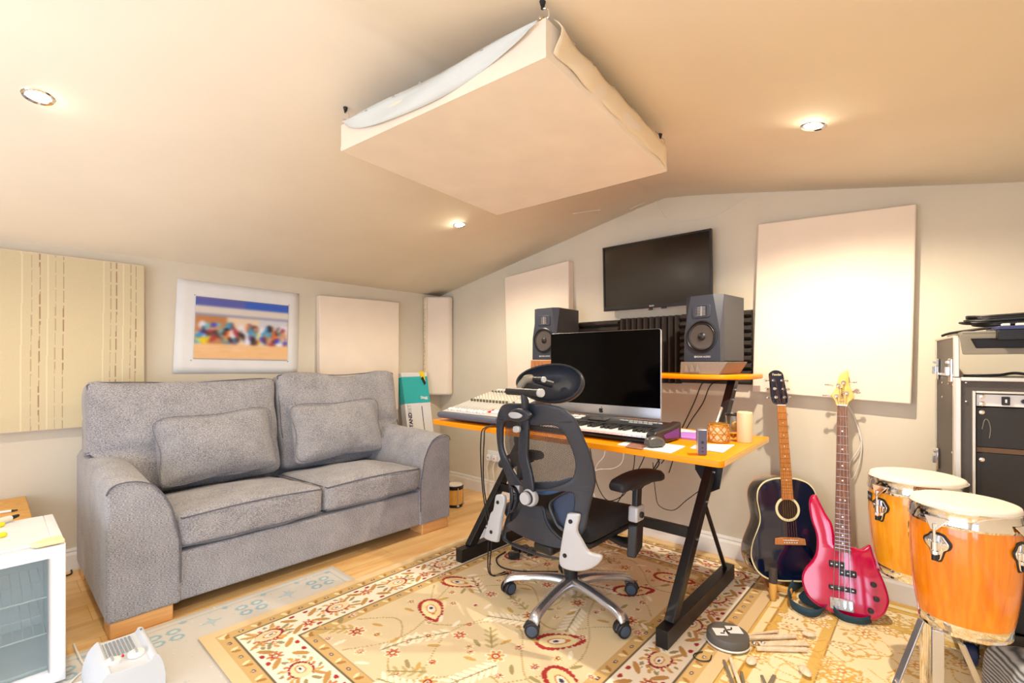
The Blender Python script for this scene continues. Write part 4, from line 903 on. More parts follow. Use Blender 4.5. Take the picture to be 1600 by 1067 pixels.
# ---------------------------------------------------------------- loudspeakers
def speaker(x, y, z, deg, label):
    w, h, d = .206, .346, .27; m = Matrix.Translation((x, y, z)) @ Matrix.Rotation(math.radians(deg), 4, 'Z')
    t = thing('studio_loudspeaker', label, 'speaker', (x, y, z), 'pair of studio loudspeakers on the desk shelf')
    G(m).bx(-w/2, w/2, .03, d, 0, h).done('cabinet', 'spk', t, bevel=.004)
    g = G(m); B = [(-w/2+.004, 0, .0), (w/2-.004, 0, .0), (w/2-.006, 0, h*.42), (w/2-.042, 0, h), (-w/2+.042, 0, h), (-w/2+.006, 0, h*.42)]
    K = [(-w/2, .031, .0), (w/2, .031, .0), (w/2, .031, h*.42), (w/2, .031, h), (-w/2, .031, h), (-w/2, .031, h*.42)]
    a = [g.bm.verts.new(m @ V(p)) for p in B]; b = [g.bm.verts.new(m @ V(p)) for p in K]; g.bm.faces.new(a); g.bm.faces.new(b[::-1])
    for k in range(6): g.bm.faces.new((a[k], b[k], b[(k+1) % 6], a[(k+1) % 6]))
    g.done('baffle', 'spkfront', t, smooth=20)
    ry = Matrix.Rotation(PI/2, 3, 'X')
    wz, tz = .130, .263
    G(m).lathe([(.083, -.001), (.084, .005), (.078, .008), (.074, .003)], (0, 0, wz), 48, ry, cap=False).done('woofer_rim', 'blackm', t)
    G(m).lathe([(.075, .002), (.070, .007), (.063, .004), (.062, .0015)], (0, 0, wz), 48, ry, cap=False).done('woofer_surround', 'black', t)
    G(m).lathe([(.0635, .003), (.045, -.004+.005), (.02, .0005), (.0, .0002)], (0, 0, wz), 48, ry, cap=False).done('woofer_cone', 'cone', t)
    G(m).lathe([(.021, .0008), (.017, .006), (.009, .010), (0, .0115)], (0, 0, wz), 32, ry, cap=False).done('dust_cap', 'black', t)
    put('tweeter_guide', plate([rounded([(-.050, -.034), (.050, -.034), (.050, .034), (-.050, .034)], .018), rounded([(-.026, -.026), (.026, -.026), (.026, .026), (-.026, .026)], .006)], .006, .002, lambda u, v_, n: m @ V((u, -.002-n, tz+v_))), 'spkfront', t)
    g = G(m)
    for k in range(7): g.box((0, -.002, tz-.021+k*.007), (.046, .006, .003))
    g.bx(-.0035, .0035, -.006, .0, tz-.025, tz+.025); g.done('ribbon_tweeter', 'steel', t, smooth=0)
    G(m).bx(-.024, .024, -.0006, .0, tz-.026, tz+.026).done('tweeter_recess', 'black', t, smooth=0)
    text('ADAM AUDIO', .0125, lambda u, v_, n: m @ V((u+.008, -.0006-n, .024+v_)), 'maker_lettering', 'silverpl', t, ext=.0004, bold=.0004)
    G(m).cyl((-.036, 0, .024), (-.036, -.001, .024), .006, n=6).done('hexagon_logo', 'silverpl', t)
    return m
def isopad(x, y, z, deg, label, wid, matn, hh=.068):
    m = Matrix.Translation((x, y, z)) @ Matrix.Rotation(math.radians(deg), 4, 'Z'); t = thing('isolation_pad', label, 'speaker pad', (x, y, z), 'foam pads under the loudspeakers')
    g = G(m); w = wid/2; g.prism([(-w-.008, -.012, 0), (w-.01, -.012, 0), (w+.035, -.02, hh), (-w, -.02, hh)], (0, .24, 0)); o = g.done('wedge_body', matn, t, bevel=.002)
    g = G(m)
    for k in range(3): xx = -w+.018+k*.032; g.prism([(xx, -.019, .012), (xx+.028, -.019, .012), (xx+.014, -.0195, hh-.014)], (0, -.004, 0))
    g.done('moulded_triangles', matn, o, smooth=0)
speaker(2.632, -.415, 1.148, -7, 'black studio loudspeaker on the right end of the shelf, resting on a grey foam wedge')
speaker(1.592, -.42, 1.158, 2, 'black studio loudspeaker on the left end of the shelf, half hidden by the computer')
isopad(2.632, -.415, 1.081, -7, 'grey foam wedge pad under the right loudspeaker', .215, 'padfoam', .064)
M['padbrown'] = mat('brown_isolation_foam', (182, 118, 72), .95, var=.06, vscale=90)
isopad(1.592, -.42, 1.081, 0, 'brown foam wedge pad under the left loudspeaker', .20, 'padbrown', .074)

# ---------------------------------------------------------------- things on the desk top
T0 = DZ+.001
mt = thing('mouse_mat', 'white mouse mat with a faded orange picture at the front of the desk', 'mouse mat', (2.665, -1.10, DZ))
mq = [(2.555, -1.165), (2.80, -1.19), (2.785, -1.01), (2.545, -1.0)]
put('mat_sheet', plate([rounded(mq, .012)], .003, .0008, lambda x, y, z: V((x, y, DZ+.002+z))), 'paper', mt)
M['matpic'] = mat('faded_orange_print', (140, 96, 78), .8, var=.3, vscale=40)
G().prism([V((q_.x, q_.y, DZ+.0037)) for q_ in [on_z(*p_, DZ+.004) for p_ in ((976, 698), (1003, 702), (1016, 693), (988, 690))]], (0, 0, .0004)).done('printed_picture', 'matpic', mt, smooth=0)
mp_ = on_z(1023, 694, DZ+.015)
ms = thing('computer_mouse', 'dark grey computer mouse on the white mat', 'mouse', (mp_.x, mp_.y, DZ+.004))
M['mouse'] = mat('dark_mouse_plastic', (74, 72, 70), .3)
def mshape(u, p): p.z += .012*(1-u.x*u.x)*(u.z > 0)-.006*max(0, u.y)*(u.z > 0); return p
G().puff((mp_.x, mp_.y, DZ+.019), (.048, .078, .022), .011, .007, 2, 10, Matrix.Rotation(-.5, 3, 'Z'), shape=mshape).done('mouse_body', M['mouse'], ms, smooth=180)
G().cyl((mp_.x+.008, mp_.y+.028, DZ+.035), (mp_.x+.018, mp_.y+.032, DZ+.035), .005, n=12).done('scroll_wheel', 'black', ms)
ph = thing('card_reader', 'small upright grey metal box with dark symbols on its front, on the desk edge', 'gadget', (2.885, -1.135, DZ))
fm = Matrix.Translation((2.89, -1.125, T0)) @ Matrix.Rotation(math.radians(28), 4, 'Z')
G(fm).bx(-.017, .017, -.024, .024, 0, .095).done('metal_body', 'alu', ph, bevel=.004)
M['lilac'] = mat('lilac_front', (84, 78, 94), .45, metal=.3)
G(fm).bx(-.015, .015, -.0255, -.0242, .003, .092).done('front_panel', 'lilac', ph, smooth=0)
g = G(fm).cyl((.0, -.0255, .048), (.0, -.0265, .048), .005, n=16); g.prism([(-.004, -.0262, .03), (.004, -.0262, .03), (0, -.0262, .024)], (0, .0006, 0)); g.box((0, -.026, .014), (.007, .001, .004)); g.done('symbols', 'ink', ph, smooth=0)
cn = thing('candle_jar', 'gold filigree candle jar on the right of the desk', 'candle', (2.845, -.80, DZ))
G().lathe([(.036, 0), (.040, .01), (.040, .07), (.034, .075), (.032, .075), (.033, .02), (0, .018)], (2.845, -.80, T0), 36, cap=False).done('glass_jar', 'peach', cn)
g = G()
for sgn in (-1, 1):
    for k in range(9):
        a0 = 2*PI*k/9; g.tube([(2.845+.0425*math.cos(a0+sgn*j*.16), -.80+.0425*math.sin(a0+sgn*j*.16), T0+.006+.062*j/8) for j in range(9)], .0022, 6)
for z in (.004, .036, .070): g.tube([(2.845+.0425*math.cos(2*PI*k/32), -.80+.0425*math.sin(2*PI*k/32), T0+z) for k in range(32)], .003, 6, True)
g.done('filigree_sleeve', 'brass', cn); G().lathe([(.042, .072), (.043, .078), (.030, .082), (0, .083)], (2.845, -.80, T0), 36).done('gold_lid', 'brass', cn)
gl = thing('rimmed_glass', 'small clear and orange glass with dark rim behind the candle jar', 'glass', (2.88, -.70, DZ))  # a glass with orange contents, not a lamp
G().lathe([(.022, 0), (.026, .03), (.034, .11), (.032, .11), (.024, .03), (0, .006)], (2.875, -.70, T0), 32, cap=False).done('glass_bowl', 'glass', gl)
G().lathe([(.034, .108), (.036, .112), (.034, .116), (.031, .112)], (2.875, -.70, T0), 32, cap=False).done('dark_rim', 'blackm', gl); G().ball((2.885, -.705, T0+.06), (.018, .018, .022), 14).done('orange_contents', 'ochre', gl)
cu = thing('ceramic_cylinder', 'tall pale peach cylinder standing at the back right of the desk', 'pot', (2.93, -.73, DZ))
G().lathe([(.030, 0), (.031, .004), (.031, .126), (.028, .13), (.026, .126), (.026, .01), (0, .008)], (2.93, -.73, T0), 40, cap=False).done('pot_wall', 'peach', cu)
pb = thing('notebook', 'thin purple notebook lying by the end of the keyboard', 'notebook', (2.76, -.86, DZ))
pq = [on_z(*p, DZ+.004) for p in ((1050, 683), (1066, 676), (1103, 678), (1096, 688))]
G().prism([V((p.x, p.y, T0)) for p in pq], (0, 0, .008)).done('cover', 'purple', pb, bevel=.001)
for nm, lb, qs, hh_ in (('white_booklet', 'white booklet lying behind the purple notebook', ((1056, 676), (1062, 671), (1090, 675), (1086, 679)), .006), ('paper_sheet', 'white sheet of paper under the candle jar', ((1078, 700), (1090, 693), (1148, 695), (1130, 707)), .0015)):
    pq = [on_z(*p, DZ+.002) for p in qs]; b_ = thing(nm, lb, 'paper', (pq[0].x, pq[0].y, DZ)); G().prism([V((p.x, p.y, T0)) for p in pq], (0, 0, hh_)).done('sheet', 'paper', b_, smooth=0)

# ---------------------------------------------------------------- cables around the desk
def W_(label, pts, r=.0032, m='cable', grp='cables behind and under the desk', nm='cable'): tag(wire(nm, pts, r, m), label, 'cable', grp)
W_('black cable slanting down the wall from the right loudspeaker, the left one of two', [(2.60, -.14, 1.2), (2.60, -.1, 1.06), on_y(1098, 598, -.07), on_y(1085, 628, -.06), on_y(1066, 668, -.06), on_y(1050, 700, -.05), (2.25, -.06, .5)])
W_('black cable slanting down the wall from the right loudspeaker, the right one of two', [(2.68, -.14, 1.2), (2.68, -.1, 1.06), on_y(1112, 600, -.07), on_y(1098, 630, -.06), on_y(1078, 660, -.06), on_y(1060, 695, -.05), (2.3, -.06, .45)])
y_ = -.25
W_('white cable sagging under the desk behind the chair back', [on_y(945, 690, y_), on_y(944, 712, y_), on_y(932, 728, y_), on_y(925, 760, y_), on_y(935, 790, y_)], .003, 'wcable')
W_('white cable hanging in a level loop under the desk', [on_y(975, 700, y_), on_y(972, 722, y_), on_y(958, 732, y_), on_y(934, 734, y_), on_y(915, 745, y_)], .003, 'wcable')
W_('black cable dropping behind the chair and curving towards the armrest', [on_y(922, 700, y_), on_y(928, 735, y_), on_y(935, 762, y_), on_y(950, 782, y_), on_y(972, 775, y_), on_y(984, 758, y_), on_y(1004, 720, y_), on_y(1010, 700, y_)])
W_('black cable crossing behind the armrest', [on_y(992, 706, y_), on_y(989, 735, y_), on_y(975, 768, y_), on_y(955, 800, y_)])
W_('black cable looping low across the wall right of the armrest', [on_y(1020, 722, -.12), on_y(1024, 768, -.1), on_y(1030, 790, -.1), on_y(1052, 797, -.1), on_y(1072, 782, -.1), on_y(1088, 770, -.1), on_y(1096, 764, -.1)], .0025)
W_('twisted black cable hanging under the desk above the armrest, left of two', [on_y(1020, 708, y_), on_y(1030, 722, y_), on_y(1022, 735, y_), on_y(1008, 745, y_), on_y(1000, 770, y_)], .004)
W_('twisted black cable hanging under the desk above the armrest, right of two', [on_y(1036, 708, y_), on_y(1020, 735, y_), on_y(1012, 752, y_), on_y(990, 775, y_)], .004)
W_('black cable snaking over the beige rug from the desk foot to the chair base', [on_z(790, 862, .016), on_z(776, 872, .016), on_z(782, 885, .016), on_z(810, 892, .016), on_z(850, 893, .016), on_z(872, 893, .016)], .004)
for i, (px, py, lb) in enumerate(((808, 860, 'black power adapter lying on the rug behind the chair back, nearest the desk foot'), (803, 872, 'black power adapter with a grey end on the rug, in front of the other adapters'), (830, 866, 'black plug cluster lying on the rug under the chair'), (822, 862, 'small black plug on the rug between two adapters'))):
    p = on_z(px, py, .014); a = thing('power_adapter', lb, 'adapter', (p.x, p.y, .014), 'black plugs and adapters on the rug')
    G(Matrix.Translation(p) @ Matrix.Rotation(i*.9, 4, 'Z')).bx(-.032, .032, -.02, .02, .001, .034).done('housing', 'black', a, bevel=.006)
    G(Matrix.Translation(p) @ Matrix.Rotation(i*.9, 4, 'Z')).cyl((.032, 0, .016), (.052, 0, .016), .007, n=12).cyl((-.032, .006, .016), (-.046, .006, .016), .003, n=8).done('plug_end', 'gearg', a)
p = on_z(755, 842, 0); wb_ = thing('white_pot', 'small white pot with black looped cables on the floor beside the left desk leg', 'pot', (p.x, p.y, 0))
G().lathe([(.030, 0), (.034, .004), (.040, .075), (.037, .075), (.032, .008), (0, .006)], p, 28, cap=False).done('pot_wall', 'whitepl', wb_)
tag(wire('audio_cable', [(p.x-.045, p.y, .07), (p.x-.02, p.y-.04, .09), (p.x+.03, p.y-.02, .085), (p.x+.04, p.y+.03, .08), (p.x, p.y+.04, .085), (p.x-.04, p.y+.01, .082), (p.x-.03, p.y-.03, .084)], .004, 'cable'), 'black cable coiled on the rim of the white pot by the desk leg', 'cable')

# ================================================================ OFFICE CHAIR (faces +y, towards the desk)
M['wring'] = mat('wheel_ring', (60, 74, 92), .4)
CX, CY = 2.275, -1.09
ch = thing('office_chair', 'slate grey mesh-back office chair with headrest on a polished five-star base', 'chair', (CX, CY, .014))
Z0 = .014
base = Matrix.Translation((CX, CY, Z0))
for k in range(5):
    a = math.radians(-84+72*k); c, s = math.cos(a), math.sin(a); R_ = .315
    prof = [(.03, .108, .034, .024), (.09, .112, .031, .022), (.17, .106, .028, .019), (.24, .096, .026, .017), (.285, .086, .027, .018), (.315, .072, .028, .018), (.326, .056, .025, .016)]
    g = G(base @ Matrix.Rotation(a, 4, 'Z')); rings = []
    P = cat_rom([(p[0], p[1], 0) for p in prof], 3); Wd = cat_rom([(p[2], p[3], 0) for p in prof], 3)
    for p, w in zip(P, Wd):
        rings.append([g.bm.verts.new(g.m @ V((p.x, w.x*math.cos(t)*(1 if math.sin(t) < 0 else .85), p.y+w.y*math.sin(t)))) for t in [2*PI*j/14 for j in range(14)]])
    for q0, q1 in zip(rings, rings[1:]):
        for j in range(14): g.bm.faces.new((q0[j], q0[(j+1) % 14], q1[(j+1) % 14], q1[j]))
    g.bm.faces.new(rings[0][::-1]); g.bm.faces.new(rings[-1]); g.done('base_arm', 'steel', ch, smooth=60)
    wm = base @ Matrix.Translation((c*R_, s*R_, 0)) @ Matrix.Rotation(a+[.5, -.3, .9, .2, -.6][k], 4, 'Z')
    g = G(wm)
    for sx in (-1, 1): g.cyl((sx*.006, -.008, .031), (sx*.025, -.008, .031), .031, n=28)
    cs_ = g.done('caster', 'black', ch, bevel=.004)
    G(wm).lathe([(.0, 0), (.021, 0), (.022, .001), (.0195, .0015), (0, .0015)], (.0252, -.008, .031), 28, Matrix.Rotation(PI/2, 3, 'Y')).done('wheel_cap', M['wring'], cs_)
    G(wm).lathe([(.0, 0), (.021, 0), (.022, .001), (.0195, .0015), (0, .0015)], (-.0252, -.008, .031), 28, Matrix.Rotation(-PI/2, 3, 'Y')).done('wheel_cap', M['wring'], cs_)
    G(wm).cyl((0, 0, .03), (0, 0, .06), .007, n=12).tube([(0, -.036, .03), (0, -.025, .05), (0, 0, .06), (0, .02, .05)], .012, 10).done('caster_hood', 'black', cs_)
G(base).lathe([(.036, .085), (.042, .09), (.045, .118), (.036, .128), (.02, .13)], (0, 0, 0), 32).done('hub', 'steel', ch)
G(base).lathe([(.0, .055), (.028, .056), (.030, .09), (0, .09)], (0, 0, 0), 24).done('hub_underside', 'steel', ch)
G(base).lathe([(.030, .12), (.031, .15), (.0305, .27), (.026, .272), (.026, .36), (0, .36)], (0, 0, 0), 32).done('gas_lift', 'black', ch)
G(base).bx(-.09, .09, -.15, .12, .335, .385).bx(-.05, .05, -.22, -.1, .30, .345).done('tilt_mechanism', 'black', ch, bevel=.012)
G(base).cyl((.08, .03, .36), (.25, .05, .355), .006, n=10).ball((.26, .05, .355), (.025, .012, .008), 12).done('lever', 'black', ch)
def seatshape(u, p):
    if u.y > 0: p.z -= .035*u.y**3
    p.z += .012*u.x*u.x; p.x *= 1-.08*max(0, u.y)**2; return p
G(base).puff((0, .02, .425), (.50, .47, .085), .04, .012, 2, 14, shape=seatshape).done('seat', 'seatfab', ch, smooth=180)
G(base).puff((0, .02, .382), (.46, .43, .03), .014, .0, 2, 8).done('seat_pan', 'black', ch, smooth=180)
# back: traced on a curved shell
BC = 2.345
def shell(px, py, extra=0.0):
    Y = -1.42
    for _ in range(6):
        P = on_y(px, py, Y); u = (P.x-BC)/.25; Y = -1.425+.075*min(u*u, 1.0)-.05*max(0, P.z-.55)+.02*max(0, .5-P.z)*5*(1) + .03*math.cos((P.z-.62)*5)
    P = on_y(px, py, Y); return P+V((-(P.x-BC)*1.1*extra, extra, 0))
S_ = .0027
def backplate(name, loops, th, bev, m, parent, off=0, refine=.03, closed=True, k=5):
    L = []
    for lp in loops: L.append([(p.x, p.y) for p in cat_rom([((x-850)*S_, -(y-750)*S_, 0) for x, y in lp], k, True)])
    me = plate(L, th, bev, None)
    bm = bmesh.new(); bm.from_mesh(me); bmesh.ops.remove_doubles(bm, verts=bm.verts, dist=1e-5)
    for _ in range(4):
        es = [e for e in bm.edges if e.calc_length() > refine]
        if not es: break
        bmesh.ops.subdivide_edges(bm, edges=es, cuts=1); bmesh.ops.triangulate(bm, faces=[f for f in bm.faces if len(f.verts) > 4])
    for v in bm.verts: v.co = shell(850+v.co.x/S_, 750-v.co.y/S_, -v.co.z+off)
    bmesh.ops.recalc_face_normals(bm, faces=bm.faces); bm.to_mesh(me); bm.free()
    return put(name, me, m, parent, smooth=45)
outer = [(790, 631), (781, 641), (777, 660), (777, 680), (779, 699), (782, 713), (788, 734), (794, 750), (797.5, 770), (798, 785), (795, 799), (791, 812), (788, 824), (786, 842), (800, 852), (818, 860), (844, 869), (865, 873), (884, 875), (893, 862), (902, 845), (915, 826), (920, 801), (926, 775), (930.5, 756), (930.5, 743), (927, 724), (921, 704), (914, 688), (902, 660), (891, 646), (878, 637), (860, 632.5), (838, 631), (812, 630)]
win = [(791.5, 658), (787, 666), (786, 684), (787, 701), (795, 721), (804, 739), (816, 754), (829, 762), (845, 764), (865, 761), (886, 753), (896.5, 743), (899.5, 728), (898, 715), (894, 702), (888, 688), (882, 676.5), (873, 668), (860, 664), (838, 665), (812, 661), (799, 657)]
slot = [(863, 785), (870, 779), (880, 773), (889, 769.5), (897, 772), (898, 788), (894, 805), (889, 820), (884, 827), (874, 820), (867, 805), (862, 793)]
low = [(822, 790), (834, 792), (846, 796), (850, 812), (859, 829), (872, 842), (881, 849), (879, 853), (853, 848), (824, 837), (799, 823), (797, 820), (807, 813), (815, 803)]
lefth = [(801, 762), (806, 771), (806, 784), (800, 798), (798.5, 796), (801, 784), (801.5, 772)]
bf = backplate('back_frame', [outer, win, slot, low, lefth], .017, .007, 'chairpl', ch)
backplate('back_net', [[(x+(x-843)*.03, y+(y-710)*.03) for x, y in win]], .0012, 0, 'net', ch, off=.016)
def grow(lp, f): cx = sum(p[0] for p in lp)/len(lp); cy = sum(p[1] for p in lp)/len(lp); return [(cx+(x-cx)*f, cy+(y-cy)*f) for x, y in lp]
backplate('lumbar_net', [grow(low, 1.06)], .0012, 0, 'net2', ch, off=.018); backplate('lumbar_net', [grow(slot, 1.06)], .0012, 0, 'net2', ch, off=.018)
# lumbar cushion band seen through the net
lb_ = [(812, 758), (834, 756), (860, 755), (884, 750), (888, 758), (872, 770), (845, 777), (820, 773)]
backplate('lumbar_pad', [lb_], .02, .008, mat('blue_grey_lumbar', (52, 84, 118), .4), ch, off=.05)
# spine, badge, button, knob
backplate('spine', [[(821, 625), (828, 625), (830, 660), (829, 690), (829, 715), (835, 740), (838, 768), (823, 768), (821, 740), (815, 715), (815, 690), (818, 660)]], .018, .006, 'chairpl', ch, off=-.012, k=4)
backplate('pivot_cover', [[(810, 641), (818, 637), (830, 639), (840, 647), (834, 655), (822, 658), (811, 655), (806, 648)]], .03, .010, 'chairpl', ch, off=-.034)
backplate('oval_badge', [[(810, 646), (814, 642.5), (823, 643), (830, 647), (826, 651.5), (815, 651.5)]], .008, .003, 'silverpl', ch, off=-.054)
backplate('adjuster_button', [[(813.5, 665), (821.5, 665), (821.5, 673.5), (813.5, 673.5)]], .016, .004, 'silverpl', ch, off=-.036, k=2)
kn = shell(831, 776, -.020); km = frame(kn, (1, 0, 0), (0, 0, 1), (0, -1, 0))
G(km).lathe([(.037, -.015), (.038, -.002), (.034, .006), (.026, .007)], (.004, .001, 0), 36).done('knob_collar', 'silverpl', ch)
G(km).lathe([(.0285, .0), (.0285, .014), (.026, .016)], (.0, .001, 0), 36).done('knob_ring', 'black', ch)
G(km).lathe([(.0265, .014), (.0265, .024), (.024, .028), (0, .029)], (-.001, .001, 0), 36).done('tension_knob', 'silverpl', ch)
# side brackets
def bracket(lp, screws, name='side_bracket', holes=()):
    b = backplate(name, [lp], .022, .006, 'silverpl', ch, off=-.022, k=3)
    for x, y in screws:
        p = shell(x, y, -.034); G().cyl(p, p+V((0, -.003, 0)), .006, n=6).cyl(p+V((0, .004, 0)), p+V((0, -.0015, 0)), .0085, n=20).done('bolt', 'black', b)
bracket([(786, 771), (795, 773), (796, 785), (792, 805), (786, 840), (783, 845), (768, 840), (766.5, 834), (772, 815), (776, 800), (780, 795), (783, 776)], [(788, 783), (778, 829)])
bracket([(894, 799), (908, 800), (910, 806), (906, 826), (913, 840), (922, 856), (930, 861), (940, 863), (944, 868), (938, 877), (924, 885), (905, 888), (885, 883), (879.5, 872), (882, 850), (887, 820), (891, 803)], [(897, 811), (888.5, 863.5)])
# headrest and its mount
def hx(px, py, Y): return on_y(px, py, Y)
hc = hx(860, 599, -1.345)
def hshape(u, p): return p
hm = frame(hc, V((.96, .28, 0)), V((-.04, .25, .96)), V((.28, -.93, .24)))
g = G(hm)
n1, n2 = 36, 12; rings = []
for j in range(n2+1):
    t = j/n2; a = t*PI/2
    ring = []
    for k in range(n1):
        th = 2*PI*k/n1; ex, ey = .150*math.cos(th), .083*math.sin(th)*(1+.10*math.cos(th))
        r = math.cos(a)**.7 if j < n2 else 0.001
        ring.append(g.bm.verts.new(g.m @ V((ex*r, ey*r, -.012-.045*math.sin(a)+.35*(ex*r)**2*8*.3))))
    rings.append(ring)
inner = []
for r, z in ((.985, .006), (.93, .012), (.90, .004), (.75, -.016), (.5, -.026), (.001, -.03)):
    inner.append([g.bm.verts.new(g.m @ V((.150*math.cos(2*PI*k/n1)*r, .083*math.sin(2*PI*k/n1)*(1+.10*math.cos(2*PI*k/n1))*r, z+.84*(.150*math.cos(2*PI*k/n1)*r)**2))) for k in range(n1)])
for a, b in list(zip(rings, rings[1:]))+list(zip(inner, inner[1:]))+[(rings[0], inner[0])]:
    for k in range(n1): g.bm.faces.new((a[k], a[(k+1) % n1], b[(k+1) % n1], b[k]))
g.done('headrest', 'chairpl', ch, smooth=60)
G(hm).tube([(.142*math.cos(2*PI*k/48), .079*math.sin(2*PI*k/48)*(1+.10*math.cos(2*PI*k/48)), .010+.84*(.142*math.cos(2*PI*k/48))**2) for k in range(48)], .0045, 8, True).done('rim_welt', 'pad', ch)
b0, b1 = hx(793, 611, -1.47), hx(846, 614, -1.505)
bar = G().cyl(b0, b1, .0145, n=28).done('mount_bar', 'black', ch, bevel=.002); d = (b1-b0).normalized()
G().cyl(b1-d*.012, b1+d*.003, .0165, n=28).done('bar_cap', 'silverpl', bar, bevel=.002)
G().tube(cat_rom([shell(823, 655, -.02), hx(820, 638, -1.475), hx(819, 622, -1.485), b0.lerp(b1, .5)], 5), .013, 12).done('mount_neck', 'chairpl', ch)
c0, c1 = hx(824, 592, -1.42), hx(850, 593, -1.435); bar = G().cyl(c0, c1, .010, n=24).done('upper_bar', 'black', ch); d = (c1-c0).normalized(); G().cyl(c1-d*.006, c1+d*.003, .012, n=24).done('bar_cap', 'silverpl', bar, bevel=.002)
bm0 = b0.lerp(b1, .35)
G().tube(cat_rom([bm0, hx(813, 604, -1.465), hx(822, 593, -1.45), hx(830, 592, -1.425)], 5), [.012]*5+[.015]*5+[.018]*5+[.018], 14).done('swivel_link', 'gearg', ch)
G().cyl(hx(838, 593, -1.425), hx(862, 600, -1.36), .016, n=20).done('headrest_socket', 'chairpl', ch)
# armrests
for s in (1, -1):
    X = CX+s*.325
    top = [on_x(965, 768, X), on_x(1030, 748, X)]
    y0a, y1a, za = -1.225, -.90, .655
    def ash(u, p): p.z += -.016*u.y*u.y; p.x *= 1-.12*u.y*u.y; p.x += s*-.018*(u.y+1)*0; return p
    am = Matrix.Rotation(-s*.10, 3, 'Z')
    G().puff((X, (y0a+y1a)/2, za), (.095, y1a-y0a, .045), .022, .006, 2, 12, am, shape=ash).done('arm_pad', 'pad', ch, smooth=180)
    G().bx(X-.03, X+.03, -1.16, -1.0, za-.034, za-.02).done('pad_plate', 'black', ch, bevel=.004)
    G().prism([(X-.013, -1.10, .50), (X+.013, -1.10, .50), (X+.013, -1.055, .50), (X-.013, -1.055, .50)], (0, .01, .125)).done('arm_post', 'black', ch, bevel=.006)
    G().prism([(X-.022, -1.115, .475), (X+.022, -1.115, .475), (X+.022, -1.045, .475), (X-.022, -1.045, .475)], (0, .006, .065)).done('post_collar', 'silverpl', ch, bevel=.009, seg=3)
    G().cyl((X+s*.02, -1.08, .505), (X+s*.032, -1.08, .505), .013, n=20).done('release_button', 'black', ch, bevel=.002)
    G().prism([(X-.019, -1.13, .33), (X+.019, -1.12, .33), (X+.019, -1.055, .36), (X-.019, -1.055, .36)], (0, .012, .13)).done('post_sleeve', 'black', ch, bevel=.006)
    G().tube(cat_rom([(X-s*.01, -1.08, .375), (X-s*.06, -1.07, .36), (CX+s*.18, -1.06, .37), (CX+s*.08, -1.05, .375)], 5), .017, 12).done('arm_support', 'black', ch)

# ================================================================ GUITARS
# acoustic: local frame, origin at the bottom of the soundboard, v up the neck, n out of the soundboard
gb, gt = V((3.018, -.272, .066)), V((2.930, -.150, 1.118)); v_ = (gt-gb).normalized(); n0 = V((.64, -.77, 0)); n_ = (n0-v_*n0.dot(v_)).normalized(); u_ = v_.cross(n_)
gm = frame(gb, u_, v_, n_)
ag = thing('acoustic_guitar', 'blue-black acoustic guitar with ivory edging leaning against the wall', 'guitar', gb)
half = [(0, 0), (.07, .001), (.125, .012), (.168, .045), (.190, .095), (.192, .135), (.180, .185), (.158, .235), (.142, .275), (.138, .31), (.143, .35), (.148, .395), (.140, .44), (.112, .475), (.07, .493), (.03, .499)]
body = [(x, y) for x, y in half]+[(-x, y) for x, y in half[::-1][:-1]]
body = [(p.x, p.y) for p in cat_rom([(x, y, 0) for x, y in body], 4, True)]
shr = lambda f: [(x*f, .25+(y-.25)*f) for x, y in body]
hole = lambda r: [(r*math.cos(2*PI*k/40), .345+r*math.sin(2*PI*k/40)) for k in range(40)]
GT = .105
put('body_sides', plate([body], GT, .003, lambda x, y, z: gm @ V((x, y, z-GT/2))), 'guitarside', ag)
put('back_binding', plate([shr(1.004), shr(.97)], .006, .001, lambda x, y, z: gm @ V((x, y, z-GT+.001))), mat('tan_binding', (206, 150, 110), .4), ag)
put('edge_binding', plate([body, shr(.972)], .005, .001, lambda x, y, z: gm @ V((x, y, z+.001))), 'ivory', ag)
put('soundboard', plate([shr(.974)], .004, .0005, lambda x, y, z: gm @ V((x, y, z+.001))), 'guitar', ag)
put('rosette', plate([hole(.060), hole(.048)], .003, .0005, lambda x, y, z: gm @ V((x, y, z+.003))), 'ivory', ag)
G(gm).cyl((0, .345, .0025), (0, .345, .0042), .049, n=40).done('soundhole', mat('soundhole_dark', (36, 20, 16), .7), ag)
G(gm).prism([(-.075, .175, .003), (.075, .175, .003), (.072, .205, .003), (.035, .21, .003), (-.035, .21, .003), (-.072, .205, .003)], (0, 0, .009)).done('bridge', 'rose2', ag, bevel=.002)
G(gm).bx(-.036, .036, .196, .199, .012, .016).done('saddle', 'whitepl', ag)
g = G(gm)
for k in range(6): g.ball((-.03+k*.012, .186, .013), .0032, 10)
g.done('bridge_pins', 'whitepl', ag)
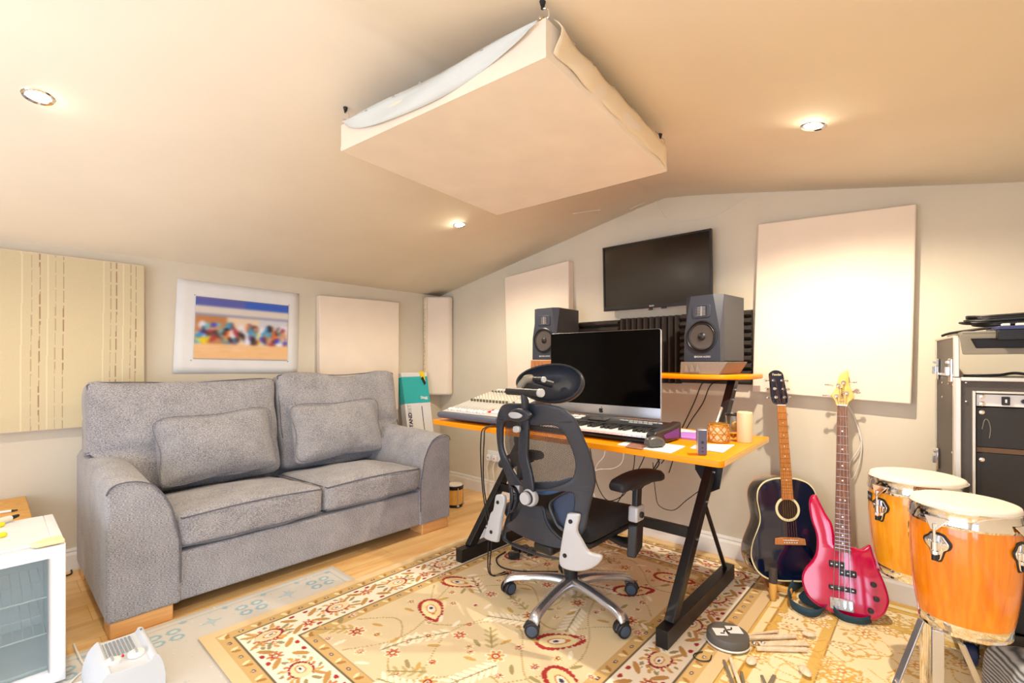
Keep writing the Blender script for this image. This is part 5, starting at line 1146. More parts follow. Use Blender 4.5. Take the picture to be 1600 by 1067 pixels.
def neck(m, y0, y1, w0, w1, zt, matf, parent, nf, dots, dscale=.003, dbl=()):
    G(m).prism([(-w0/2+.002, y0, 0), (w0/2-.002, y0, 0), (w1/2-.002, y1, 0), (-w1/2+.002, y1, 0)], (0, 0, zt-.004)).done('neck_shaft', 'maple' if matf == 'rose' else 'guitarside', parent, bevel=.004)
    o = G(m).prism([(-w0/2, y0, zt-.005), (w0/2, y0, zt-.005), (w1/2, y1, zt-.005), (-w1/2, y1, zt-.005)], (0, 0, .006)).done('fretboard', matf, parent)
    S = (y1-y0)*1.0; g = G(m); full = dots[0]
    ys = [y1-full*(1-2**(-k/12)) for k in range(1, nf+1)]
    for y in ys:
        if y < y0+.003: break
        w = w1+(w0-w1)*(y1-y)/(y1-y0); G(m).bx(-w/2, w/2, y-.0009, y+.0009, zt+.0008, zt+.0022).done('fret', 'brass' if matf == 'rose2' else 'steel', o, smooth=0)
    g.bm.free()
    g = G(m)
    for k in dots[1]:
        if k <= nf and ys[k-1] > y0:
            yy = (ys[k-1]+(ys[k-2] if k > 1 else y1))/2
            for dx in ((-.009, .009) if k in dbl else (0,)): g.cyl((dx, yy, zt+.0008), (dx, yy, zt+.0015), dscale, n=14)
    g.done('inlay_dots', 'whitepl', o, smooth=0)
neck(gm, .392, .862, .055, .043, .010, 'rose2', ag, 19, (.66, (3, 5, 7, 9, 12, 15)), .0028, (12,))
G(gm).bx(-.0215, .0215, .862, .867, .004, .013).done('nut', 'whitepl', ag)
head = [(-.024, .868), (.024, .868), (.040, .90), (.036, .99), (.034, 1.03), (.018, 1.046), (0, 1.05), (-.018, 1.046), (-.034, 1.03), (-.036, .99), (-.040, .90)]
hd = put('headstock', plate([[(p.x, p.y) for p in cat_rom([(x, y, 0) for x, y in head], 3, True)]], .016, .002, lambda x, y, z: gm @ V((x, y, z-.002-.16*max(0, y-.868)))), 'guitar', ag)
hz_ = lambda y: .0065-.16*max(0, y-.868)
for sx in (-1, 1):
    for k, y in enumerate((.905, .950, .995)):
        G(gm).cyl((sx*.022, y, hz_(y)), (sx*.022, y, hz_(y)+.012), .0045, n=12).cyl((sx*.022, y, hz_(y)), (sx*.022, y, hz_(y)+.002), .008, n=14).cyl((sx*.036, y, hz_(y)-.012), (sx*.050, y, hz_(y)-.012), .003, n=8).ball((sx*.056, y, hz_(y)-.012), (.009, .007, .004), 12).done('tuning_peg', 'chrome', ag)
text('Fender', .017, lambda x, y, z: gm @ V((x, 1.025+y, hz_(1.025)+.003+z)), 'maker_lettering', 'ivory', ag, ext=.0004)
g = G(gm)
for k in range(6):
    t = (k-2.5)/2.5; g.tube([(t*.030, .197, .0165), (t*.018, .865, .0145), (math.copysign(.020, t), (.905, .95, .995)[min(2, int(3-abs(k-2.5)-.5))], hz_(.95)+.010)], .0006, 5)
g.done('strings', 'brass', ag, smooth=60)
# strings tone down into one part; stand holding the guitar
gs = thing('guitar_stand', 'small wooden guitar stand with dark-gripped front pegs under the blue guitar', 'guitar stand', (2.96, -.3, 0))
fpos = on_z(1208, 938, .008); tpos = on_y(1206, 886, fpos.y+.03)
G().lathe([(.010, 0), (.016, .03), (.018, .075), (.0165, .09)], fpos, 20).done('peg_shaft', 'ochre', gs)
G().lathe([(.0175, .085), (.019, .095), (.018, .135), (.014, .15), (0, .153)], fpos, 20).done('peg_grip', mat('dark_rubber_grip', (66, 58, 52), .7), gs)
G().prism([V((2.86, -.20, .008)), V((2.885, -.165, .008)), V((2.985, -.375, .008)), V((2.955, -.395, .008))], (0, 0, .02)).done('side_rail', 'rose2', gs, bevel=.003)
G().prism([V((2.93, -.10, .008)), V((2.96, -.10, .008)), V((3.05, -.33, .008)), V((3.02, -.35, .008))], (0, 0, .02)).done('side_rail', 'ochre', gs, bevel=.003)
G().prism([V((2.86, -.20, .028)), V((2.87, -.17, .028)), V((3.0, -.16, .028)), V((3.0, -.19, .028))], (0, 0, .02)).done('cross_piece', 'ochre', gs, bevel=.003)
G().bx(2.94, 3.03, -.345, -.32, .03, .055).done('front_rest', 'ochre', gs, bevel=.003)

# bass: plane leaning back on the wall
bP = V((3.262, -.375, .012)); bn = V((.20, -.93, .25)).normalized(); bv = (V((0, 0, 1))-bn*bn.z).normalized(); bu = bv.cross(bn); bmx = frame(bP, bu, bv, bn); binv = bmx.inverted()
def bl(px, py): p = binv @ on_p(px, py, bP, bn); return (p.x, p.y)
Z = lambda x, y: bl(1140+x*.3934, 560+y*.3934)
bs = thing('bass_guitar', 'glossy magenta four-string bass guitar leaning against the wall', 'guitar', bP)
bo = [(330, 541), (346, 543), (360, 570), (385, 618), (408, 655), (418, 700), (425, 745), (478, 745), (520, 757), (548, 742), (562, 742), (572, 775), (590, 830), (612, 880), (630, 930), (636, 970), (622, 1012), (590, 1038), (540, 1042), (450, 1026), (385, 1002), (330, 968), (300, 930), (286, 875), (300, 832), (328, 800), (345, 760), (344, 700), (324, 640), (315, 580), (319, 552)]
bo3 = [(p.x, p.y) for p in cat_rom([(*Z(*q_), 0) for q_ in bo], 4, True)]
put('body', plate([bo3], .042, .012, lambda x, y, z: bmx @ V((x, y, z-.021)), 5), 'bassred', bs, smooth=60)
na, nb_ = V((*Z(448, 768), 0)), V((*Z(446, 190), 0)); nd = (nb_-na).normalized(); nm = bmx @ frame(na, V((nd.y, -nd.x, 0)), nd, V((0, 0, 1))); NL = (nb_-na).length
neck(nm, 0, NL, .062, .040, .012, 'rose', bs, 22, (NL*1.36, (3, 5, 7, 9, 12, 15, 17, 19, 21)), .0038, (12,))
G(nm).bx(-.02, .02, NL, NL+.006, .004, .016).done('nut', 'whitepl', bs)
ho = [(426, 188), (420, 172), (408, 155), (402, 148), (408, 140), (418, 128), (428, 100), (434, 72), (446, 57), (460, 50), (470, 48), (474, 60), (472, 80), (478, 110), (488, 135), (496, 152), (486, 164), (470, 178), (466, 188)]
put('headstock', plate([[(p.x, p.y) for p in cat_rom([(*Z(*q_), 0) for q_ in ho], 3, True)]], .016, .003, lambda x, y, z: bmx @ V((x, y, z-.004))), 'maple', bs)
for (x, y, s) in ((432, 108, -1), (424, 150, -1), (452, 97, 1), (464, 138, 1)):
    p = V((*Z(x, y), .004)); e = p+V((s*.040, .004, -.008))
    G(bmx).cyl(p, p+V((0, 0, .016)), .0055, n=14).cyl(p, p+V((0, 0, .003)), .010, n=16).cyl(p+V((s*.02, 0, -.01)), e, .0035, n=8).ball(e+V((s*.008, 0, 0)), (.011, .004, .012), 12).done('tuning_peg', 'chrome', bs)
text('YAMAHA', .014, lambda x, y, z: bmx @ V((Z(446, 140)[0]-y, Z(446, 140)[1]+x, .0045+z)), 'maker_lettering', 'ink', bs, ext=.0004, bold=.0003)
text('RBX', .012, lambda x, y, z: bmx @ V((Z(446, 172)[0]+x, Z(446, 172)[1]+y, .0045+z)), 'model_lettering', 'ink', bs, ext=.0004)
def pk(x0, y0, x1, y1, nm_='pickup'):
    a, b = Z(x0, y0), Z(x1, y1); c = ((a[0]+b[0])/2, (a[1]+b[1])/2); o = G(bmx).box((c[0], c[1], .004), (abs(b[0]-a[0]), abs(b[1]-a[1]), .012)).done(nm_, 'black', bs, bevel=.004)
    g = G(bmx)
    for k in range(4 if abs(x1-x0) > 80 else 3): t = (k+.5)/(4 if abs(x1-x0) > 80 else 3); g.ball((a[0]+(b[0]-a[0])*t, c[1], .0102), (.004, .003, .0015), 10)
    g.done('pole_pieces', 'whitepl', o)
pk(394, 799, 456, 836); pk(434, 834, 504, 873); pk(393, 895, 503, 935)
a, b = Z(398, 945), Z(493, 1010)
br_ = G(bmx).box(((a[0]+b[0])/2, (a[1]+b[1])/2, .005), (b[0]-a[0], abs(a[1]-b[1]), .010)).done('bridge', 'silverpl', bs, bevel=.003)
for k in range(4):
    xx = a[0]+(b[0]-a[0])*(k+.5)/4; G(bmx).box((xx, (a[1]*.62+b[1]*.38), .012), (.013, .03, .008)).cyl((xx, b[1]+.012, .010), (xx, b[1]+.012, .014), .0045, n=12).done('saddle', 'chrome', br_, bevel=.001)
for x, y in ((571, 898), (582, 955), (560, 1002)):
    p = V((*Z(x, y), 0)); G(bmx).cyl(p, p+V((0, 0, .018)), .0115, .010, 24).done('control_knob', 'black', bs, bevel=.002)
g = G(bmx)
for k in range(4):
    xx = a[0]+(b[0]-a[0])*(k+.5)/4; top = Z(432+k*9, 186); pg = (Z(424, 150), Z(432, 108), Z(452, 97), Z(464, 138))[k]
    g.tube([(xx, a[1]-.01, .017), (top[0], top[1], .0165), (pg[0], pg[1], .016)], .0011, 6)
g.done('strings', 'steel', bs, smooth=60)
st = cat_rom([bmx @ V((*Z(430, 760), -.05)), on_z(1262, 903, .05), on_z(1240, 915, .05), on_z(1233, 938, .035), on_z(1250, 955, .025), on_z(1276, 962, .02), on_z(1288, 950, .03), on_z(1262, 936, .04), on_z(1256, 924, .055), on_z(1274, 918, .06), on_z(1290, 930, .055), on_z(1299, 950, .035), on_z(1316, 967, .022), on_z(1345, 975, .016), on_z(1362, 972, .016)], 6)
def ribbon(pts, w, twist):
    g = G(); prev = None
    for i, p in enumerate(pts):
        a = twist(i/len(pts)); d = V((math.cos(a)*.45, math.cos(a)*.35, math.sin(a))).normalized()*w/2; r = [g.bm.verts.new(p-d), g.bm.verts.new(p+d)]
        r[0].co.z = max(r[0].co.z, .012); r[1].co.z = max(r[1].co.z, .014)
        if prev: g.bm.faces.new((prev[0], prev[1], r[1], r[0]))
        prev = r
    return g
o = ribbon(st, .055, lambda t: 1.2+.8*math.sin(t*9)).done('guitar_strap', 'strap', None, smooth=70, solid=.002)
tag(o, 'dark teal webbing strap crumpled on the rug between the two guitars', 'strap')
tag(wire('white_cable', [on_y(1324, 632, -.03), on_y(1334, 650, -.02), on_y(1345, 684, -.02), on_y(1345, 712, -.02), on_y(1338, 738, -.02), on_y(1330, 748, -.02), on_y(1326, 735, -.02), on_y(1330, 720, -.02), on_y(1340, 705, -.02), on_y(1346, 690, -.02), on_y(1342, 676, -.02)], .0035, 'wcable'), 'beige cable looped on the wall behind the bass neck', 'cable')

# ================================================================ CONGAS
cst = thing('conga_stand', 'chrome folding stand with flat legs carrying both conga drums', 'drum stand', (3.56, -.82, 0))
def conga(cx, cy, r, zt, zb, label, matn, angs):
    t = thing('conga_drum', label, 'drum', (cx, cy, zb), 'conga drums on the chrome stand')
    H = zt-zb; prof = [(.80, 0), (.86, .10), (.93, .28), (.975, .48), (.995, .66), (.985, .80), (.95, .93)]
    P = cat_rom([(a*r, b*H+zb, 0) for a, b in prof], 4)
    G().lathe([(p.x, p.y) for p in P], (cx, cy, 0), 64).done('shell', matn, t, smooth=60)
    G().lathe([(r*.80, zb-.004), (r*.825, zb), (r*.845, zb+.025), (r*.80, zb+.026)], (cx, cy, 0), 64).done('bottom_band', 'chrome', t)
    G().lathe([(r*.96, zt-.052), (r*1.0, zt-.052), (r*1.02, zt-.046), (r*1.005, zt-.040), (r*.995, zt-.012), (r*1.01, zt-.006), (r*1.0, zt-.003), (r*.96, zt-.006)], (cx, cy, 0), 72, cap=False).done('rim', 'chrome', t)
    G().lathe([(r*.965, zt-.014), (r*.972, zt-.002), (r*.955, zt+.006), (r*.90, zt+.0085), (r*.5, zt+.009), (0, zt+.009)], (cx, cy, 0), 72, cap=False).done('drum_head', 'skin', t, smooth=60)
    for a in angs:
        a = math.radians(a); m = Matrix.Translation((cx, cy, 0)) @ Matrix.Rotation(a, 4, 'Z') @ Matrix.Translation((r*.985, 0, zt)) @ Matrix.Rotation(PI/2, 4, 'Z') @ Matrix.Rotation(PI/2, 4, 'X')
        # local x across, y up, z outwards
        lp = [(-.026, -.112), (-.030, -.098), (-.019, -.086), (-.012, -.078), (.012, -.078), (.022, -.088), (.030, -.100), (.026, -.114), (.017, -.122), (.012, -.140), (.007, -.150), (-.007, -.150), (-.012, -.140), (-.017, -.122)]
        lg = put('lug_gasket', plate([[(p.x*1.18, (p.y+.115)*1.14-.115) for p in cat_rom([(x, y, 0) for x, y in lp], 3, True)]], .003, .001, lambda x, y, z: m @ V((x, y, z+.001))), 'black', t)
        put('lug_plate', plate([[(p.x, p.y) for p in cat_rom([(x, y, 0) for x, y in lp], 3, True)]], .005, .002, lambda x, y, z: m @ V((x, y, z+.004))), 'chrome', lg)
        G(m).cyl((0, -.045, .016), (0, -.138, .013), .0042, n=14).cyl((0, -.098, .012), (0, -.120, .012), .0095, n=18).cyl((0, -.123, .012), (0, -.132, .012), .0105, n=6).ball((-.018, -.099, .007), .004, 10).ball((.018, -.101, .007), .004, 10).done('tuning_lug', 'chrome', lg)
        G(m).cyl((0, -.136, .013), (0, -.150, .013), .0075, n=14).done('rubber_tip', 'black', lg)
        G(m).prism([(-.030, -.028, .002), (.030, -.028, .002), (.007, -.062, .016), (-.007, -.062, .016)], (0, 0, .004)).done('hoop_claw', 'chrome', lg, bevel=.001)
    return t
c1_ = (3.606, -.970); c2_ = (3.491, -.669)
conga(*c1_, .126, .727, .372, 'nearer amber conga drum, in front at the right edge of the photo', 'conga', (-118, -28, 62, 152))
t2 = conga(*c2_, .140, .730, .385, 'farther golden conga drum, behind the amber one', 'conga2', (-133, -205, -61, 11, 83))
a = math.radians(-158); m = Matrix.Translation((*c2_, 0)) @ Matrix.Rotation(a, 4, 'Z') @ Matrix.Translation((.1395, 0, .648)) @ Matrix.Rotation(PI/2, 4, 'Z') @ Matrix.Rotation(PI/2, 4, 'X')
G(m).bx(-.018, .018, -.016, .016, -.001, .002).done('maker_badge', 'black', t2, bevel=.001); text('TOCA', .011, lambda x, y, z: m @ V((x, y, .0022+z)), 'badge_lettering', 'silverpl', t2, ext=.0003)
def flat(g, a, b, w, th): 
    a, b = V(a), V(b); d = (b-a).normalized(); s = d.cross(UP).normalized() if abs(d.z) < .99 else V((1, 0, 0)); n = d.cross(s)
    g.prism([a-s*w/2-n*th/2, a+s*w/2-n*th/2, a+s*w/2+n*th/2, a-s*w/2+n*th/2], b-a); return g
P = lambda px, py, d: CAM+ray(px, py)*d
G().cyl((3.52, -.85, .03), (3.52, -.85, .40), .016, n=20).done('centre_post', 'chrome', cst)
G().lathe([(.100, .360), (.104, .364), (.104, .372), (.1, .376)], (*c1_, 0), 40, cap=False).lathe([(.110, .374), (.115, .378), (.115, .386), (.11, .389)], (*c2_, 0), 40, cap=False).done('drum_cradles', 'chrome', cst)
flat(G(), P(1440, 968, 1.42), P(1392, 1088, 1.42), .020, .006).done('leg', 'steel', cst, bevel=.001)
flat(G(), P(1398, 1060, 1.42), P(1422, 1100, 1.40), .014, .005).done('leg_brace', 'steel', cst, bevel=.001)
flat(G(), P(1466, 985, 1.36), P(1466, 1105, 1.36), .026, .012).done('leg', 'steel', cst, bevel=.001)
flat(G(), P(1502, 1005, 1.34), P(1548, 1110, 1.34), .020, .006).done('leg', 'steel', cst, bevel=.001)
for q_ in (P(1392, 1088, 1.42), P(1466, 1105, 1.36), P(1548, 1110, 1.34)):
    G().cyl(q_, (q_.x+(q_.x-3.5)*.12, q_.y-.03, .012), .008, n=12).done('leg_end', 'steel', cst); G().cyl((q_.x+(q_.x-3.5)*.12, q_.y-.03, .006), (q_.x+(q_.x-3.5)*.12, q_.y-.03, .03), .014, n=14).done('rubber_foot', 'black', cst)

# ================================================================ FLIGHT CASE AND GEAR
fcm = Matrix.Translation((3.598, -.495, 0)) @ Matrix.Rotation(math.radians(7.5), 4, 'Z')   # x along the front, y to the back
fc = thing('flight_case', 'black rack flight case on castors with aluminium edges at the right of the photo', 'flight case', (3.598, -.495, 0))
FW_, FD_, z0, z1, z2 = .56, .41, .12, 1.088, 1.238
g = G(fcm); g.bx(0, .012, 0, FD_, z0, z1); g.bx(FW_-.012, FW_, 0, FD_, z0, z1); g.bx(.012, FW_-.012, 0, FD_, z0, z0+.012); g.bx(.012, FW_-.012, 0, FD_, z1-.012, z1); g.bx(.012, FW_-.012, FD_-.012, FD_, z0+.012, z1-.012)
g.done('case_shell', 'case', fc)
g = G(fcm); g.bx(.012, .052, .006, .016, z0, z1-.005); g.bx(FW_-.052, FW_-.012, .006, .016, z0, z1-.005); g.bx(.052, FW_-.052, .006, .016, z1-.052, z1-.005); g.bx(.052, FW_-.052, .006, .016, z0+.0, z0+.05); g.done('front_border', 'case', fc)
g = G(fcm)
for x in (0, FW_-.016): g.bx(x, x+.016, -.003, .004, z0, z1)
g.bx(.016, FW_-.016, -.003, .004, z1-.012, z1+.002); g.bx(-.003, .002, 0, .03, z0, z1); g.bx(-.003, .002, FD_-.02, FD_, z0, z2)
g.bx(.047, .056, -.001, .012, z0+.04, z1-.048); g.bx(.056, FW_-.056, -.001, .012, z1-.056, z1-.048); g.bx(FW_-.056, FW_-.047, -.001, .012, z0+.04, z1-.048)
g.done('aluminium_edging', 'casealu', fc, bevel=.002)
G(fcm).bx(0, .010, .02, FD_, z1+.002, z2).done('side_wing', 'case', fc); G(fcm).bx(FW_-.010, FW_, .02, FD_, z1+.002, z2).done('side_wing', 'case', fc)
g = G(fcm); g.bx(-.003, .013, .006, .022, z1+.002, z2+.002); g.bx(-.003, .013, .02, FD_, z2, z2+.008); g.bx(-.003, .013, .02, FD_, z1+.002, z1+.012); g.bx(FW_-.013, FW_+.003, .006, .022, z1+.002, z2+.002); g.bx(FW_-.013, FW_+.003, .02, FD_, z2, z2+.008)
g.done('wing_edging', 'casealu', fc, bevel=.002)
for (y, z) in ((.045, 1.115), (.33, 1.115), (.33, .73), (.06, .66)):
    l = G(fcm).bx(-.012, -.001, y-.022, y+.022, z-.045, z+.045).done('butterfly_latch', 'chrome', fc, bevel=.004)
    G(fcm).bx(-.022, -.010, y-.010, y+.010, z-.02, z+.012).cyl((-.014, y-.016, z+.03), (-.014, y+.016, z+.03), .006, n=12).done('latch_hook', 'steel', l, bevel=.001)
g = G(fcm)
for y, z in ((.03, 1.06), (.12, 1.06), (.25, 1.06), (.25, 1.0), (.03, .93), (.05, .80), (.38, .93), (.38, .80)): g.ball((-.001, y, z), (.003, .005, .005), 10)
for y, z in ((.02, 1.07), (.02, 1.0)): g.ball((.03, .004, z), (.004, .003, .004), 10)
g.done('rivets', 'chrome', fc)
pu = thing('rack_power_panel', 'white rack strip with switch and round mains inlet at the top of the flight case', 'rack panel', (3.66, -.48, .985))
G(fcm).bx(.060, FW_-.060, .012, .020, .985, 1.028).done('faceplate', 'carton', pu, bevel=.001)
G(fcm).bx(.125, .146, .004, .013, .991, 1.021).done('rocker_switch', 'ink', pu, bevel=.002); G(fcm).bx(.222, .262, .006, .013, .989, 1.024).done('mains_inlet', 'ink', pu, bevel=.004)
g = G(fcm)
for dx, dz in ((.232, 1.004), (.252, 1.004), (.242, 1.013)): g.bx(dx-.0015, dx+.0015, .0035, .006, dz-.004, dz+.004)
g.bx(.133, .138, .0032, .0042, 1.000, 1.012); g.done('contact_marks', 'carton', pu, smooth=0)
G(fcm).cyl((.182, .012, 1.006), (.182, .003, 1.006), .008, n=18).done('fuse_holder', 'blackm', pu)
g = G(fcm)
for z in (.993, 1.020): g.lathe([(.009, 0), (.009, .002), (.006, .004), (0, .004)], (.074, .012, z), 18, Matrix.Rotation(PI/2, 3, 'X'))
g.done('rack_screws', 'chrome', pu)
for i, (za, zb, lb) in enumerate(((.835, .980, 'black blank rack panel with a faint white scuff, below the white power strip'), (.815, .833, 'narrow brown slotted rack strip between the black rack panels'), (.60, .813, 'lower black blank rack panel, just above the conga heads'), (.18, .595, 'lowest black rack panel, hidden behind the conga drums'))):
    b_ = thing('rack_blank_panel', lb, 'rack panel', (3.66, -.48, za), 'blank panels in the flight case'); G(fcm).bx(.060, FW_-.060, .013, .019, za, zb).done('faceplate', 'caseblack' if i != 1 else mat('brown_slot', (92, 66, 44), .6), b_, bevel=.001)
    if i != 1: 
        g = G(fcm)
        for z in ((zb-.025, za+.02) if i != 0 else (zb-.018,)): g.lathe([(.008, 0), (.008, .002), (.005, .004), (0, .004)], (.074, .013, z), 18, Matrix.Rotation(PI/2, 3, 'X'))
        g.done('rack_screws', 'chrome', b_)
    if i == 0: G(fcm).tube(cat_rom([(.075, .0125, .90), (.082, .0125, .935), (.092, .0125, .93), (.097, .0125, .90), (.094, .0125, .868)], 5), .0012, 6).done('scuff_mark', 'gearg', b_)
for x, y in ((.05, .05), (.51, .05), (.05, .36), (.51, .36)):
    c_ = G(fcm).bx(x-.045, x+.045, y-.04, y+.04, .112, .12).prism([(x-.022, y-.02, .112), (x-.022, y+.02, .112), (x-.022, y+.012, .04), (x-.022, y-.012, .04)], (.003, 0, 0)).prism([(x+.019, y-.02, .112), (x+.019, y+.02, .112), (x+.019, y+.012, .04), (x+.019, y-.012, .04)], (.003, 0, 0)).done('castor_fork', 'blackm', fc)
    G(fcm).cyl((x-.017, y, .046), (x+.017, y, .046), .039, n=32).done('castor_wheel', mat('blue_castor', (48, 58, 96), .35), c_, bevel=.006); G(fcm).cyl((x-.026, y, .046), (x+.026, y, .046), .010, n=14).done('axle', 'steel', c_)
# gear lying across the top of the wings
mg = thing('rack_mixer', 'grey rack unit with a black recess resting across the top of the flight case', 'audio unit', (3.85, -.4, z2))
gmx = fcm @ Matrix.Translation((.0, .0, z2+.010)) @ Matrix.Rotation(math.radians(9), 4, 'X')
bd = put('chassis', plate([rounded([(.010, -.062), (FW_, -.062), (FW_, .012), (.0, .012)], .006), rounded([(.045, -.040), (FW_-.035, -.040), (FW_-.035, -.004), (.03, -.004)], .003)], .02, .002, lambda x, y, z: fcm @ V((x+.01, -.006+z*.6, z2-.002+y))), 'gearg', mg)
G(fcm).bx(.02, FW_-.005, .004, .30, z2+.0085, z2+.022).done('top_plate', 'gearg', mg, bevel=.003); G(fcm).bx(.035, FW_-.02, .004, .02, z2-.048, z2+.008).done('dark_recess', 'ink', mg, smooth=0)
nv = thing('effects_pedalboard', 'navy and black control unit with cream buttons on top of the flight case', 'audio unit', (3.9, -.4, z2+.02))
G(fcm).bx(.105, FW_-.01, -.046, -.014, z2-.014, z2+.022).done('lower_body', 'blackm', nv, bevel=.003); G(fcm).bx(.105, FW_-.01, -.046, .12, z2+.0228, z2+.036).done('navy_top', 'navy', nv, bevel=.003)
for k in range(10): G(fcm).bx(.118+k*.036, .138+k*.036, -.036, -.014, z2+.0362, z2+.045).done('button', 'knobw', nv, bevel=.002)
rs = random.Random(9)
def ct(x, y, z): return fcm @ V((x, y, z))
for i in range(7):
    zt = z2+.046+i*.0055; cx0, cx1 = .06+rs.uniform(-.03, .05), .50+rs.uniform(-.05, .1); yy = .06+rs.uniform(-.02, .03); dy = .10+rs.uniform(-.02, .04)
    pts = [ct(cx0+.05, yy, zt), ct(cx0, yy+dy*.5, zt+.004), ct(cx0+.08, yy+dy, zt+.002), ct(cx1-.1, yy+dy, zt+.012+.01*rs.random()), ct(cx1, yy+dy*.5, zt+.02), ct(cx1-.08, yy, zt+.012), ct((cx0+cx1)/2, yy-.02, zt+.006)]
    o = G().tube(cat_rom(pts, 6, True), .0045, 8, True).done('coiled_cable', 'cable'); tag(o, 'black coiled audio cable in the heap on top of the flight case', 'cable', 'heap of black cables on the flight case')
tag(wire('audio_cable', [ct(.20, .05, z2+.05), ct(.26, .03, z2+.075), ct(.33, .02, z2+.12), ct(.42, .03, z2+.135), ct(.52, .05, z2+.13)], .005, 'cable'), 'thick black cable arching up from the heap on the flight case', 'cable')
tag(wire('audio_cable', [ct(-.02, .12, z2+.012), ct(.0, .10, z2+.02), ct(.05, .06, z2+.028), ct(.10, .05, z2+.034), ct(.2, .04, z2+.045)], .005, 'cable'), 'black cable end trailing over the left edge of the flight case', 'cable')
tag(wire('audio_cable', [ct(.03, .05, z1+.006), ct(.12, .04, z1+.010), ct(.17, .05, z1+.018), ct(.23, .04, z1+.008), ct(.3, .05, z1+.016), ct(.38, .04, z1+.008), ct(.5, .05, z1+.010)], .005, 'cable'), 'black cable lying in the open gap of the flight case', 'cable')
# striped stool cushion at the lower right corner
fb = thing('striped_floor_cushion', 'grey ribbed striped cushion on the rug at the lower right corner', 'cushion', (3.84, -.665, 0))
M['rib'] = bpy.data.materials.new('ribbed_fabric'); M['rib'].use_nodes = True; N, L = nodes(M['rib']); tc = N.new('ShaderNodeTexCoord'); w = N.new('ShaderNodeTexWave'); w.inputs['Scale'].default_value = 26; w.bands_direction = 'Z'; w.inputs['Distortion'].default_value = 1.5
rp = N.new('ShaderNodeValToRGB'); rp.color_ramp.elements[0].color = (*lin((70, 76, 84)), 1); rp.color_ramp.elements[1].color = (*lin((186, 190, 192)), 1); L.new(tc.outputs['Object'], w.inputs['Vector']); L.new(w.outputs['Fac'], rp.inputs['Fac']); L.new(rp.outputs['Color'], N['Principled BSDF'].inputs['Base Color']); N['Principled BSDF'].inputs['Roughness'].default_value = .9
G().puff((3.84, -.665, .098), (.30, .24, .17), .04, .02, 2, 10, Matrix.Rotation(.35, 3, 'Z'), wob=.01).done('cushion_body', 'rib', fb, smooth=180)

# ================================================================ SMALL THINGS ON THE YELLOW RUG
RZ = .012
pd = on_z(1137, 1003, RZ); dd = thing('practice_drum', 'round dark practice drum with two white labels lying on the rug', 'drum', (pd.x, pd.y, RZ))
G().lathe([(.072, 0), (.078, .004), (.080, .012), (.079, .036), (.076, .041), (0, .042)], (pd.x, pd.y, RZ), 48).done('drum_body', mat('dark_drum_shell', (88, 85, 80), .5), dd)
G().lathe([(.081, .002), (.083, .006), (.081, .010), (.079, .006)], (pd.x, pd.y, RZ), 48, cap=False).done('clear_rim', 'sock', dd)
am = Matrix.Translation((pd.x, pd.y, RZ+.0425)) @ Matrix.Rotation(.65, 4, 'Z')
G(am).bx(-.055, -.008, -.03, .022, 0, .0008).bx(.002, .058, -.012, .042, 0, .0008).done('white_labels', 'paper', dd, smooth=0)
g = G(am)
for k in range(5): g.box((-.026+.012*k, -.016+.008*math.sin(k*2.2)+.008*k, .002), (.016, .006, .001), Matrix.Rotation(k*1.1, 3, 'Z'))
g.done('black_scrawl', 'ink', dd, smooth=0)
tag(wire('wire_hook', [on_z(1112, 1024, RZ+.004), on_z(1108, 1032, RZ+.003), on_z(1094, 1032, RZ+.003), on_z(1084, 1026, RZ+.003), on_z(1086, 1021, RZ+.003), on_z(1098, 1018, RZ+.003)], .0022, 'cable'), 'bent black wire hook on the rug left of the practice drum', 'hook')
def stick(a, b, w, h, label, m='driftw', grp='wooden sticks scattered on the rug'):
    a, b = on_z(*a, RZ+.004), on_z(*b, RZ+.004); d = (b-a).normalized(); s = d.cross(UP)*w/2; t = thing('wooden_stick', label, 'stick', ((a.x+b.x)/2, (a.y+b.y)/2, RZ), grp)
    a.z = b.z = RZ+.001; G().prism([a-s, a+s, b+s, b-s], (0, 0, h)).done('stick_body', m, t, bevel=.0015)
stick((1164, 993), (1216, 986), .010, .007, 'thin pale wooden stick pointing away from the practice drum, the farthest of the sticks')
stick((1166, 997), (1244, 994), .020, .009, 'flat pale wooden bar right of the practice drum')
stick((1182, 1014), (1262, 1016), .014, .012, 'long wooden bar with brown edge, right of the practice drum and nearest the camera')
stick((1186, 1006), (1262, 1005), .030, .006, 'wide pale wooden slat lying between two bars right of the practice drum')
stick((1131, 1032), (1146, 1070), .010, .008, 'dark-edged stick below the practice drum, leftmost of the lower sticks', 'gearg')
stick((1141, 1028), (1156, 1070), .012, .008, 'pale stick below the practice drum, next to the leftmost')
stick((1158, 1050), (1163, 1072), .010, .008, 'short grey stick at the bottom photo edge, middle of the lower sticks', 'gearg')
stick((1190, 1056), (1198, 1074), .010, .008, 'short grey stick at the bottom edge of the photo, left of the crossing pair', 'gearg')
stick((1210, 1056), (1200, 1074), .012, .008, 'short stick at the bottom edge of the photo leaning the other way', 'gearg')
def castanet(px, py, a, b, rot, label):
    p = on_z(px, py, RZ+.004); t = thing('wooden_clapper', label, 'castanet', (p.x, p.y, RZ), 'wooden clappers on the rug'); R_ = Matrix.Rotation(rot, 3, 'Z')
    G().ball((p.x, p.y, RZ+.009), (a, b, .009), 24, R_).done('clapper_body', 'driftw', t); G().box(V((p.x, p.y, RZ+.009))+R_ @ V((-a*.8, 0, 0)), (.004, .006, .004), R_).done('cord_knot', 'ink', t)
castanet(1264, 992, .026, .017, .5, 'oval wooden clapper farthest from the camera, nearest the bass')
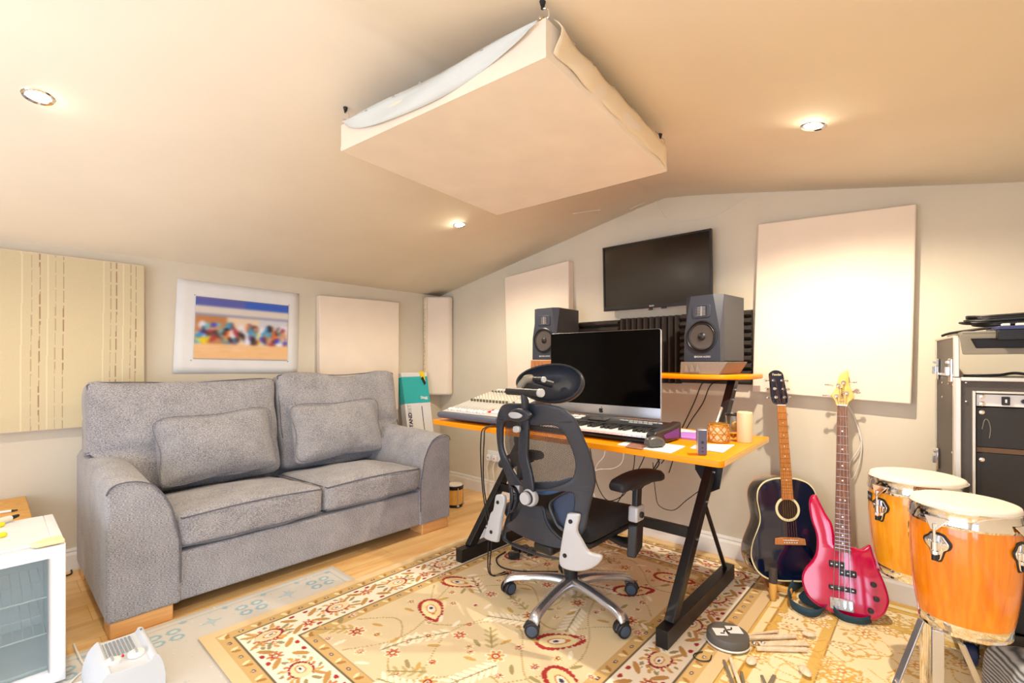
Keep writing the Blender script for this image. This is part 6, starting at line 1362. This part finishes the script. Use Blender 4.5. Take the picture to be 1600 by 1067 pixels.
castanet(1174, 1034, .028, .018, 1.5, 'oval wooden clapper just right of the practice drum')
castanet(1258, 1050, .032, .018, 2.2, 'oval wooden clapper nearest the camera')
for i, (px, py) in enumerate(((1178, 1006), (1192, 1005))):
    p = on_z(px, py, RZ+.006); G_ = G().ball((p.x, p.y, RZ+.008), (.009, .006, .007), 12).cyl((p.x-.012, p.y, RZ+.006), (p.x+.012, p.y+.004, RZ+.008), .003, n=8); tag(G_.done('metal_fitting', 'steel'), ['small metal fitting between the practice drum and the wooden bars, the left one', 'small metal fitting at the end of the wooden bars, the right one'][i], 'fitting', 'metal fittings on the rug')

# ================================================================ DAYLIGHT, CAMERA
def area(loc, to, sx, sy, e, col):
    l = bpy.data.lights.new('daylight', 'AREA'); l.shape = 'RECTANGLE'; l.size = sx; l.size_y = sy; l.energy = e; l.color = col
    o = bpy.data.objects.new('daylight', l); C.objects.link(o); o.location = loc; o.rotation_euler = (V(to)-V(loc)).to_track_quat('-Z', 'Y').to_euler()
area((2.6, FY-.15, .9), (2.4, -1, 1.0), 2.7, 1.6, 64, (.80, .86, 1))
area((RW+.15, -3.67, .95), (1.5, -2.6, .7), 1.3, 1.3, 36, (.55, .74, 1))
w = bpy.data.worlds.new('World'); bpy.context.scene.world = w; w.use_nodes = True; N, L = w.node_tree.nodes, w.node_tree.links
sk = N.new('ShaderNodeTexSky'); sk.sky_type = 'HOSEK_WILKIE'; sk.sun_direction = (-.3, .2, .9); L.new(sk.outputs['Color'], N['Background'].inputs['Color']); N['Background'].inputs['Strength'].default_value = 1.2
cam = bpy.data.cameras.new('Camera'); co = bpy.data.objects.new('Camera', cam); C.objects.link(co); co.location = CAM; co.rotation_euler = (PI/2, 0, YAW)
cam.sensor_width = 36; cam.lens = F/1600*36; cam.shift_y = (HY-533.5)/1600; cam.clip_start = .02
sc = bpy.context.scene; sc.camera = co
sc.view_settings.view_transform = 'Standard'; sc.view_settings.look = 'None'; sc.view_settings.exposure = 0.17; sc.view_settings.gamma = 1.06
